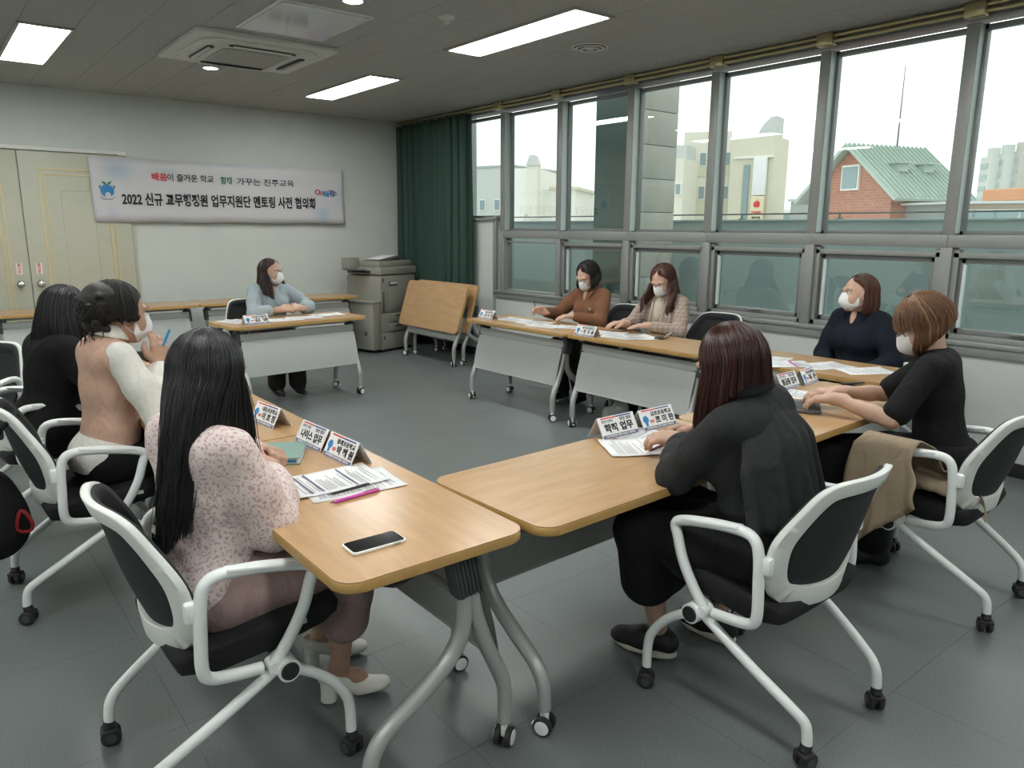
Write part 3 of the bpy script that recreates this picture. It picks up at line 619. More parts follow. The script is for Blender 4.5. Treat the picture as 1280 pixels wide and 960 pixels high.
def table(x, y, rz, L, label, group, tilt=None, name='folding_table'):
    t = thing(name, label, 'table', (x, y, 0), rz, group); d = table_meshes(L)
    if tilt is None: tm_ = Matrix.Translation((0, 0, TH))
    else: tm_ = Matrix.Translation((0, .165, .615)) @ Matrix.Rotation(tilt, 4, 'X') @ Matrix.Translation((0, 0.0, .06))
    tp = link('tabletop', d['top'], t); tp.matrix_local = tm_; link('edge_band', d['edge'], tp); 
    uf = link('underframe', d['under'], t); uf.matrix_local = tm_
    for s in (-1, 1):
        o = link('fold_lever', LEGS[3], uf, (s*(L/2-.045), -.06, -.045)); 
        link('hinge_block', LEGS[2], t, (s*(L/2-.10), 0, 0))
        for q, cy in ((0, -.172), (1, .268)):
            lg = link('leg', LEGS[q], t, (s*(L/2-.10+(.0 if q == 0 else -.0)), 0, 0)); c = link('castor', CAST, lg, (0, cy, 0), random.uniform(-1.2, 1.2)); link('castor_hub', DISC, lg, (0, cy, 0), c.rotation_euler.z)
    pm, dm = panel_mesh(L); p = link('modesty_panel', pm, t); link('perforations', dm, p)['kind'] = 'stuff'
    b = B(); b.tube([(-(L/2-.1), .145, .50), ((L/2-.1), .145, .50)], .014, 8, smooth=0); part('crossbar', b, 'steel', t)
    return t
G = 'beech folding tables of the meeting square'
# local +Y is the modesty-panel side
table(.93, 2.06, -PI/2, 1.25, 'beech folding table nearest the camera on the left, phone on it', G)
table(.93, 3.32, -PI/2, 1.25, 'beech folding table on the left, in front of the woman in the pink vest', G)
ROT_B = math.radians(2.3)
def onB(u, v): return (1.226+u*math.cos(ROT_B)-v*math.sin(ROT_B), 1.40+u*math.sin(ROT_B)+v*math.cos(ROT_B))
for u, lab in ((.63, 'beech folding table at the bottom centre, in front of the woman with long auburn hair'), (1.89, 'beech folding table before the woman with bobbed hair in the short sleeves')):
    x, y = onB(u, .27); table(x, y, ROT_B, 1.25, lab, G)
table(4.07, 4.82, PI/2+.03, 1.25, 'beech folding table by the windows, in front of the woman in brown', G)
table(4.12, 3.56, PI/2+.03, 1.25, 'beech folding table by the windows, in front of the woman in the beige jacket', G)
table(4.17, 2.30, PI/2+.03, 1.25, 'beech folding table by the windows, in front of the seated woman in navy black', G)
ST = thing; table(2.53, 6.33, PI+math.radians(5), 1.25, 'beech folding table at the far end, before the woman in the pale blue shirt', G)
G2 = 'beech tables standing along the far wall'
table(3.17, 8.30, PI, 1.80, 'long beech table against the far wall, right, beside the copier', G2); table(1.36, 8.28, PI, 1.80, 'long beech table against the far wall, left, before the doors', G2)
G3 = 'folded tables parked by the curtain'
table(4.79, 7.24, PI/2+.02, 1.20, 'folded table with tilted top, in front, beside the copier', G3, tilt=math.radians(-72)); table(4.925, 7.25, PI/2+.02, 1.20, 'folded table with tilted top, nested behind the other', G3, tilt=math.radians(-72))
# ================================================================== CHAIRS
def Xb(y, z): t_ = max(0, (z-.45)/.37); return -.205-.105*t_-.02*max(0, t_-.75)+1.35*y*y
def ring_pts(s, n=72):
    ctrl = [(0, .835), (.08, .835), (.145, .829), (.188, .803), (.217, .745), (.250, .665), (.252, .60), (.235, .52), (.205, .462), (.14, .428), (0, .415)]
    ctrl = ctrl+[(-y, z) for y, z in ctrl[-2:0:-1]]; P = []; m = len(ctrl)
    for i in range(m):
        p0, p1, p2, p3 = [Vector(ctrl[(i+k) % m]) for k in (-1, 0, 1, 2)]
        for k in range(4):
            t_ = k/4; P.append(.5*((2*p1)+(p2-p0)*t_+(2*p0-5*p1+4*p2-p3)*t_*t_+(3*p1-p0-3*p2+p3)*t_**3))
    return P
RP = ring_pts(1)
def inset(P, d):
    out = []; n = len(P)
    for i in range(n):
        t_ = (P[(i+2) % n]-P[i-2]); nrm = Vector((t_.y, -t_.x)).normalized()
        c = Vector((0, .63)); 
        if nrm.dot(c-P[i]) < 0: nrm = -nrm
        dd = d*(1+.55*max(0, min(1, (.50-P[i].y)/.05))+.1*max(0, min(1, (P[i].y-.78)/.03))); out.append(P[i]+nrm*dd)
    for _ in range(6): out = [out[i]*.5+(out[i-1]+out[(i+1) % n])*.25 for i in range(n)]
    return out
def chair_meshes():
    d = {}
    inn = inset(RP, .042); n = len(RP); b = B(); ths = .011
    rings = []
    for off, P in ((ths, RP), (-ths, RP), (-ths, inn), (ths, inn)):
        rings.append([(Xb(p[0], p[1])+off, p[0], p[1]) for p in P])
    b.grid(rings+[rings[0]], closed_u=True); bmesh.ops.remove_doubles(b.bm, verts=b.bm.verts[:], dist=1e-6)
    es = [e for e in b.bm.edges if e.calc_face_angle(0) > 1.2]; bmesh.ops.bevel(b.bm, geom=es, offset=.004, segments=2, affect='EDGES', profile=.5)
    d['back_frame'] = b.mesh('back_frame', 'chairframe', angle=60)
    inn2 = inset(RP, .036); c0 = Vector((0, .64)); rows = []
    for k in range(9):
        s = 1-k/8; rows.append([(Xb((c0+(p-c0)*s)[0], (c0+(p-c0)*s)[1])+.004-.01*(1-s*s), (c0+(p-c0)*s)[0], (c0+(p-c0)*s)[1]) for p in inn2])
    b = B(); b.grid(rows, closed_u=True); bmesh.ops.remove_doubles(b.bm, verts=b.bm.verts[:], dist=1e-4); d['back_mesh'] = b.mesh('back_mesh', 'mesh', angle=180)
    # upholstered front pad edge visible over the top
    fr = inset(RP, .006); b = B(); rows = [[(Xb(p[0], p[1])+ths+.001, p[0], p[1]) for p in fr], [(Xb(p[0], p[1])+ths+.010, p[0], p[1]) for p in fr], [(Xb(p[0], p[1])+ths+.012, p[0], p[1]) for p in inset(RP, .03)], [(Xb(p[0], p[1])+.0, p[0], p[1]) for p in inset(RP, .06)]]
    b.grid(rows, closed_u=True); d['back_pad'] = b.mesh('back_pad', 'mesh', angle=180)
    # seat
    rows = []
    prof = [(-.205, .425), (-.19, .385), (-.10, .360), (.05, .375), (.20, .41), (.245, .44), (.25, .465), (.235, .485), (.16, .487), (0, .468), (-.12, .452), (-.17, .448), (-.198, .445)]
    m = 15
    for j in range(m):
        v = -1+2*j/(m-1); yy = .235*math.sin(v*PI/2); k = math.sqrt(max(0, 1-abs(v)**4)) if abs(v) < 1 else 0.0
        zc = .445; row = []
        for px_, pz in prof: row.append((px_*(.80+.20*k), yy, zc+(pz-zc)*(.25+.75*k)))
        rows.append(row)
    b = B(); b.grid(rows, closed_u=True); b.bm.faces.new([v for v in list(b.bm.verts)[:len(prof)]][::-1]); b.bm.faces.new(list(b.bm.verts)[-len(prof):]); d['seat'] = b.mesh('seat', 'seat', angle=180)
    for s in (-1, 1):
        y = s*.272; b = B()
        pts = [(.03, s*.262, .365), (.075, s*.268, .43), (.115, y, .505), (.138, y, .575), (.148, y, .612), (.115, y, .632), (0, y, .655), (-.09, y, .662), (-.128, y, .645), (-.142, y, .60), (-.147, y, .52), (-.150, y, .43), (-.135, s*.268, .395), (-.09, s*.265, .380), (0, s*.262, .368)]
        b.tube(pts, .0165, 12, closed=False, smooth=4, flat=1.0); b.box((.02, y, .655), (.20, .036, .012), .005, rot=Matrix.Rotation(.17, 4, 'Y')); d['arm', s] = b.mesh('armrest', 'whitepl')
        b = B(); b.tube([(.045, s*.262, .355), (-.12, s*.25, .255), (-.25, s*.228, .172), (-.288, s*.215, .138), (-.298, s*.212, .10), (-.30, s*.212, .062)], .0155, 12); d['rleg', s] = b.mesh('leg', 'whitepl')
        b = B(); b.tube([(.02, s*.262, .355), (.09, s*.263, .332), (.17, s*.264, .275), (.225, s*.265, .205), (.24, s*.265, .15), (.242, s*.265, .062)], .0155, 12); d['fleg', s] = b.mesh('leg', 'whitepl')
        b = B(); b.cyl((.062, s*.215, .35), (.062, s*.295, .35), .031, seg=20); b.cyl((.028, s*.24, .365), (.028, s*.285, .365), .017, seg=14); d['hub', s] = b.mesh('pivot', 'whitepl')
        b = B(); b.cyl((.062, s*.290, .35), (.062, s*.299, .35), .026, .024, 20); d['cap', s] = b.mesh('pivot_cap', 'blackpl')
        b = B(); b.box((-.155, s*.262, .58), (.05, .03, .055), .010); d['clip', s] = b.mesh('back_clip', 'whitepl')
    b = B(); b.cyl((.062, -.25, .35), (.062, .25, .35), .016, seg=12); b.box((0, .12, .392), (.30, .03, .02), .004); b.box((0, -.12, .392), (.30, .03, .02), .004); d['bar'] = b.mesh('seat_support', 'greypl')
    b = B()
    for s in (-1, 1): b.tube([(0, s*.005, .028), (0, s*.008, .028), (0, s*.020, .028), (0, s*.025, .028)], [.020, .028, .028, .021], 18, smooth=0)
    b.tube([(0, 0, .075), (.002, 0, .06), (.012, 0, .05)], [.017, .018, .015], 10, smooth=0); b.box((.004, 0, .045), (.045, .05, .016), .007)
    d['castor'] = b.mesh('castor', 'wheel'); b = B()
    b.cyl((0, -.027, .028), (0, .027, .028), .014, seg=14)
    d['cdisc'] = b.mesh('castor_hub', 'greypl')
    b = B(); b.box((.12, -.2355, .445), (.036, .006, .014), .001); d['tagm'] = b.mesh('maker_tag', 'paper')
    return d
CH = chair_meshes()
def chair(x, y, rz, label, group='white-framed mesh chairs', arms=None, castors=None):
    t = thing('meeting_chair', label, 'chair', (x, y, 0), rz, group)
    link('seat', CH['seat'], t); link('maker_tag', CH['tagm'], t); f = link('back_frame', CH['back_frame'], t); link('back_mesh', CH['back_mesh'], f); link('back_pad', CH['back_pad'], f)
    link('seat_support', CH['bar'], t)
    for s in (-1, 1):
        link('armrest', CH['arm', s], t); h = link('pivot', CH['hub', s], t); link('pivot_cap', CH['cap', s], h); link('back_clip', CH['clip', s], t)
        for q, cx, cy in (('rleg', -.30, s*.212), ('fleg', .242, s*.265)):
            l = link('leg', CH[q, s], t); a = random.uniform(-PI, PI); link('castor', CH['castor'], l, (cx, cy, 0), a); link('castor_hub', CH['cdisc'], l, (cx, cy, 0), a)
    return t
chair(.585, 2.045, 0.0, 'white-framed mesh chair under the woman in the floral blouse')
chair(.478, 3.415, .0, 'white-framed mesh chair of the woman in the pink vest')
chair(.40, 4.35, .1, 'white-framed chair of the long-haired woman in black on the left')
chair(2.02, 1.235, PI/2+.02, 'white-framed mesh chair behind the woman with long auburn hair')
chair(3.235, 1.215, PI/2+.04, 'white-framed mesh chair at the right edge with a beige coat on it')
chair(4.74, 4.60, PI, 'chair behind the woman in the brown shirt'); chair(4.84, 3.66, PI+.1, 'chair of the woman in the beige plaid jacket, by the window wall')
chair(4.9, 2.38, PI-.35, 'chair under the woman in navy black by the windows')
chair(2.44, 6.82, -PI/2+.05, 'chair of the woman in the pale blue shirt at the far end')
# spare chairs at far left
SG = 'spare chairs parked at the left by the doors'
chair(.36, 5.75, -.35, 'spare white-framed chair with dark back beside the doors', SG); chair(-.15, 5.9, .5, 'spare chair second from the doors at the left edge', SG)
chair(.10, 5.05, -2.4, 'spare white-framed chair at the left edge, in front of the others', SG)
# ================================================================== COPIER
t = thing('photocopier', 'large beige office photocopier standing in the corner beside folded tables', 'photocopier', (4.36, 8.04, 0), math.radians(17))
W_, D_ = .62, .58
b = B(); b.box((W_/2, D_/2, .135), (W_, D_, .21), .01); part('base_cabinet', b, 'copier', t)
b = B(); b.box((W_/2, D_/2, .36), (W_, D_, .235), .012); part('drawer_body', b, 'copier', t)
for k, (z, h) in enumerate(((.42, .10), (.30, .10))):
    b = B(); b.box((W_/2+.05, -.006, z), (W_-.18, .014, h), .006); dw = part('drawer', b, 'copier', t); b = B(); b.box((W_/2+.0, -.015, z+.02), (.16, .008, .02), .004); part('drawer_handle', b, 'copier_d', dw)
b = B(); b.box((W_/2, D_/2, .705), (W_, D_, .45), .016); part('main_body', b, 'copier', t)
b = B(); b.box((W_/2+.05, -.006, .66), (W_-.18, .014, .30), .006); part('front_door', b, 'copier', t)
b = B(); b.box((W_/2-.1, -.012, .83), (.15, .016, .055), .006); part('control_recess', b, 'copier_d', t); b = B(); b.box((W_/2-.1, -.022, .84), (.12, .01, .02), .003); part('toner_label', b, 'paper2', t)
b = B(); b.box((.035, -.010, .62), (.022, .014, .24), .004); b.box((.035, -.010, .88), (.02, .014, .05), .003); b.box((.035, -.01, .18), (.02, .014, .04), .003); part('side_handle', b, 'copier_d', t)
b = B(); b.box((W_/2+.02, D_/2, .985), (W_+.02, D_, .09), .014); part('scanner_bed', b, 'copier', t)
b = B(); b.box((W_/2+.03, D_/2+.02, 1.065), (W_-.04, D_-.08, .075), .018); part('document_feeder', b, 'copier', t)
b = B(); b.box((W_*.48, D_/2-.05, 1.125), (.36, .30, .018), .006, rot=Matrix.Rotation(-.14, 4, 'Y')); b.box((W_*.70, D_/2-.06, 1.13), (.12, .26, .045), .012); part('feeder_tray', b, 'copier_d', t)
b = B(); b.box((W_*.44, D_/2-.05, 1.142), (.30, .22, .006), .002, rot=Matrix.Rotation(-.14, 4, 'Y')); part('paper_stack', b, 'paper', t)
b = B(); b.box((-.07, D_/2-.06, .325), (.14, .46, .57), .012); b.box((-.07, D_/2-.06, .618), (.16, .48, .02), .005); part('side_unit', b, 'copier', t)
b = B(); b.box((-.142, D_/2-.16, .24), (.006, .05, .05), .002); part('side_socket', b, 'copier_d', t)
b = B(); b.box((-.05, D_/2+.04, .99), (.15, .32, .02), .006, rot=Matrix.Rotation(.18, 4, 'Y')); b.box((-.03, D_/2+.04, .955), (.10, .3, .02), .006, rot=Matrix.Rotation(.18, 4, 'Y')); part('output_tray', b, 'copier_d', t)
b = B(); b.box((-.03, D_/2+.18, 1.065), (.16, .15, .15), .012); part('control_panel', b, 'copier', t)
for cx in (.06, W_-.06):
    for cy in (.06, D_-.06):
        b = B(); b.cyl((cx, cy, 0), (cx, cy, .035), .022, seg=12); part('foot', b, 'blackpl', t)
# ================================================================== PAPERS, CARDS AND SMALL THINGS
def paper(x, y, rz, label, z=TH, lx=.21, ly=.297, lines=True, kind='sheet', bars=()):
    t = thing('paper_sheet', label, 'paper', (x, y, z), rz, 'printed sheets on the tables')
    r = random.Random(label); rows = [[(-lx/2+lx*i/6, -ly/2+ly*j/6, .0012+.0012*math.sin(i*1.3+j*.7+r.random())+(.004 if (i in (0, 6) and j in (0, 6)) else 0)*r.random()) for i in range(7)] for j in range(7)]
    b = B(); b.grid(rows); s_ = part('sheet', b, 'paper', t, angle=180); md = s_.modifiers.new('t', 'SOLIDIFY'); md.thickness = .0006; md.offset = -1
    if lines:
        b = B(); y_ = ly/2-.03
        while y_ > -ly/2+.02:
            w0 = r.uniform(.5, 1)*(lx-.04); b.box((-lx/2+.02+w0/2, y_, .0033), (w0, .0022, .0003)); y_ -= r.choice((.008, .008, .012, .02))
        part('print_lines', b, 'greyink', t, smooth=False)
    if bars:
        b = B()
        for (bx, by, bw, bh) in bars: b.box((bx, by, .0036), (bw, bh, .0004))
        part('table_bars', b, 'purple', t, smooth=False)
    return t
# P1 papers
paper(.955, 2.11, math.radians(88), 'printed form sheet in front of the floral blouse woman, pen on it', z=TH+.004, bars=((0, .10, .18, .006), (0, .065, .18, .006), (0, -.045, .18, .006)))
paper(.985, 2.05, math.radians(84), 'second form sheet peeping out under the first one')
paper(.97, 3.36, math.radians(70), 'white sheets beside the small name card at the left table', lines=False)
paper(.93, 3.30, math.radians(100), 'printed sheet behind the long black hair on the left table')
# front table sheets
paper(2.02, 1.76, math.radians(60), 'printed sheet beside the two name cards at the front table', z=TH+.004)
paper(2.16, 1.80, math.radians(15), 'second printed sheet under the auburn-haired woman\'s arm')
# far end sheets
for x, y, a, l in ((2.08, 6.38, .3, 'blank sheet at the left end of the far table'), (2.46, 6.28, 1.5, 'printed sheet under the clasped hands at the far table'), (2.66, 6.32, 1.35, 'printed sheet beside the wristwatch at the far table'), (2.92, 6.42, 1.5, 'printed sheet at the right end of the far table')): paper(x, y, a, l)
for x, y, a, l in ((4.08, 5.12, .1, 'printed sheet at the far end of the window tables'), (4.10, 4.84, .3, 'printed sheet under the hand with the pen'), (4.02, 4.62, .2, 'white sheet at the joint of the window tables'), (4.15, 4.42, .5, 'open notebook page beside the brown shirt'),
                   (4.12, 4.02, .3, 'printed sheet under the hands of the plaid jacket woman'), (4.06, 3.80, .15, 'printed sheet in front of the plaid jacket woman'), (4.18, 3.72, -.4, 'second printed sheet left of the flip phone'),
                   (4.10, 2.62, .2, 'printed sheet furthest from the navy black woman'), (4.02, 2.42, .9, 'wide printed sheet under the purple pen'), (4.15, 2.25, 1.2, 'printed sheet in the middle of the right corner table'), (4.19, 2.02, 1.0, 'small printed sheet at the near end of the right corner table')): paper(x, y, a, l)
paper(3.33, 1.84, .3, 'printed sheet under the hands typing at the front table'); paper(3.62, 1.70, 1.2, 'folded sheet under the forearms at the front table')
def bx(nm, label, cat, x, y, z, rz, size, m, r=.004, extra=None, group=None):
    t = thing(nm, label, cat, (x, y, z), rz, group); b = B(); b.box((0, 0, size[2]/2), size, r); part('body', b, m, t)
    return t
def phone(x, y, z, rz, label, screen=True):
    t = thing('smartphone', label, 'phone', (x, y, z), rz); b = B(); b.prism(rrect(.150, .074, .012, 4), 0, .008, .0025); part('case', b, 'whitepl', t)
    b = B(); b.prism(rrect(.142, .067, .009, 4), .0078, .0086); part('screen', b, mat('phone_glass', (.006, .006, .007), .08), t); b = B(); b.box((.045, -.0375, .0045), (.022, .001, .003)); part('side_button', b, 'chrome', t)
    return t
phone(.828, 1.60, TH, math.radians(-1), 'white smartphone with black screen on the near left table')
M['pink'] = mat('magenta_plastic', (.60, .10, .42), .35)
def pen(a, c, z, label, m='blackpl', r=.0045, zc=None, tip=True):
    a, c = Vector((*a, z+r)), Vector((*c, (zc if zc is not None else z)+r)); t = thing('pen', label, 'pen', tuple(a)); d = c-a
    b = B(); b.tube([(0, 0, 0), tuple(d*.06), tuple(d*.9), tuple(d)], [r*.6, r, r, r*.7], 10, smooth=0); part('barrel', b, m, t)
    b = B(); b.tube([tuple(-d.normalized()*.012), (0, 0, 0)], [.0008, r*.6], 8, smooth=0); part('tip', b, 'chrome', t)
    b = B(); b.tube([tuple(d*.65+Vector((0, 0, r*1.2))), tuple(d*.97+Vector((0, 0, r*1.2)))], r*.25, 6, smooth=0); part('clip', b, 'chrome', t)
    return t
pen((.885, 1.975), (1.02, 1.99), TH+.007, 'black ballpoint pen lying on the form sheet'); pen((.870, 1.925), (1.027, 1.942), TH, 'magenta highlighter pen beside the black pen', 'pink', .0055)
t = thing('notebook', 'green hardcover notebook with white page edges', 'notebook', (.93, 2.46, TH), math.radians(-30))
M['gcover'] = mat('sage_green_cover', (.18, .29, .25), .6, bump=.2, bscale=300); b = B(); b.box((0, 0, .0015), (.145, .205, .003), .001); b.box((0, 0, .0225), (.145, .205, .003), .001); b.box((-.0715, 0, .012), (.003, .205, .024), .001); part('cover', b, 'gcover', t)
b = B(); b.box((.001, 0, .012), (.138, .198, .018)); part('pages', b, 'paper', t, smooth=False); b = B(); b.box((.045, -.0995, .012), (.03, .001, .010)); part('page_stamp', b, 'blue_ink', t, smooth=False)
# tent name cards
M['clear'] = glassmat('clear_plastic', (.93, .93, .95), .03)
def card(x, y, rz, label, big, small, side='', z=TH, logo=True, W=.20, H=.088):
    """local: printed face towards -Y"""
    t = thing('name_card', label, 'name card', (x, y, z), rz, 'folded name cards on the tables'); a = math.radians(28); hy = math.sin(a)*H; hz = math.cos(a)*H
    b = B()
    for s in (-1, 1): b.grid([[(-W/2, s*hy, 0.0005), (W/2, s*hy, 0.0005)], [(-W/2, 0, hz), (W/2, 0, hz)]])
    h = part('holder', b, 'paper2', t, smooth=False); md = h.modifiers.new('t', 'SOLIDIFY'); md.thickness = .0012
    f = link('printed_face', None, t, (0, -hy-.0013, 0), rot=(PI/2-a, 0, 0)); me = B()
    me.box((0, H/2, 0), (W-.006, H-.004, .0006)); bpy.data.objects.remove(f); f = link('printed_face', me.mesh('printed_face', 'paper', smooth=False), t, (0, -hy-.0013, .0012), rot=(PI/2-a, 0, 0))
    b = B(); b.box((0, .009, .0005), (W-.008, .014, .0004)); link('lower_band', b.mesh('lower_band', 'purple', smooth=False), f)
    b = B(); b.box((-W*.22, H-.006, .0005), (W*.4, .005, .0004)); link('red_band', b.mesh('red_band', 'red', smooth=False), f); b = B(); b.box((W*.2, H-.006, .0005), (W*.42, .005, .0004)); link('blue_band', b.mesh('blue_band', 'navy', smooth=False), f)
    def tx(body, x0, x1, yy, hh, m, bold=.0006):
        o = text('lettering', body, hh*1.2, m, f, ((x0+x1)/2, yy, .0008), (0, 0, 0), bold=bold); wd_ = max(v.co.x for v in o.data.vertices)-min(v.co.x for v in o.data.vertices); o.scale = ((x1-x0)/max(wd_, 1e-4), 1, 1)
    if logo:
        b = B(); b.cyl((-W*.36, H*.52, .0004), (-W*.36, H*.52, .0009), .016, seg=16); b.box((-W*.36, H*.34, .0007), (.014, .022, .0006)); link('emblem', b.mesh('emblem', 'blue_ink'), f)
        tx(side or '교무', -W*.25, -W*.13, H*.38, .013, 'red'); tx(small, -W*.18, W*.44, H*.72, .017, 'ink'); tx(big, -W*.09, W*.46, H*.40, .026, 'ink', .0012)
    else:
        tx(small, -W*.42, -W*.1, H*.78, .011, 'greyink', .0003); tx('담당 업무', W*.08, W*.4, H*.78, .012, 'ink', .0003); tx(big, -W*.38, W*.40, H*.44, .030, 'ink', .0014)
    tx('교무행정원 업무지원단 멘토링', -W*.4, W*.4, .009, .007, 'paper', .0002)
    return t
# the printed faces turn to their own sitters' side or to the camera as photographed
card(1.095, 2.30, -PI/2+.04, 'tent name card nearest the form sheet, blue emblem at its left', '박 혜 원', '봉래초등학교'); card(1.085, 2.52, -PI/2+.06, 'tent name card without an emblem, second from the near end', '나이스 업무', '전문가 멘토', logo=False)
card(1.065, 2.93, -PI/2+.10, 'tent name card farthest on the left table, blue emblem', '이 호 정', '내동초등학교')
cx, cy = 2.066, 1.955; card(cx, cy, .0, 'tent name card reading two large words, front table left', '학적 업무', '전문가멘토', logo=False); card(2.285, 1.945, .0, 'tent name card with blue emblem beside it, front table', '조 미 란', '금호초등학교')
card(3.40, 2.045, .05, 'tent name card in front of the typing hands, two words', '발급증 업무', '전문가멘토', logo=False, W=.18); card(3.60, 2.05, .15, 'tent name card with glare and blue emblem, right of the other', '최 은', '문산초등학교', W=.17)
card(3.94, 5.30, -PI/2, 'tent name card at the far end of the window tables', '강 수 진', '가좌초등학교'); card(3.90, 4.00, -PI/2+.03, 'tent name card before the plaid jacket woman', '정 지 윤', '촉석초등학교')
card(2.16, 6.14, .09, 'tent name card at the left end of the far table', '김 영', '교육지원청', W=.21)
# pens etc.
M['bluepl'] = mat('sky_blue_plastic', (.02, .33, .70), .4); M['orangeL'] = mat('tan_leather', (.55, .20, .08), .5)
pen((3.98, 2.32), (4.08, 2.44), TH+.005, 'purple pen on the sheets of the right corner table', 'pink')
pen((3.70, 1.90), (3.84, 1.85), TH, 'black and yellow pencil beside the bare forearm', 'blackpl'); pen((1.98, 1.70), (2.09, 1.72), TH+.006, 'dark red pen on the front table sheet', mat('maroon', (.12, .01, .03), .4))
t = thing('small_black_box', 'thin black phone lying at the end of the window table papers', 'phone', (4.25, 3.58, TH), .4); b = B(); b.box((0, 0, .006), (.13, .07, .010), .003); part('body', b, 'blackpl', t); b = B(); b.box((.0, -.045, .022), (.12, .003, .05), .001, rot=Matrix.Rotation(.7, 4, 'X')); part('flip_cover', b, 'paper', t)
t = thing('laptop', 'dark slim device under the typing hand at the front table', 'device', (3.06, 1.73, TH), .55); b = B(); b.box((0, 0, .009), (.20, .13, .016), .006); part('body', b, mat('gunmetal', (.10, .10, .11), .4), t); b = B(); b.box((0, 0, .018), (.16, .09, .002), .001); part('screen', b, 'blackpl', t)
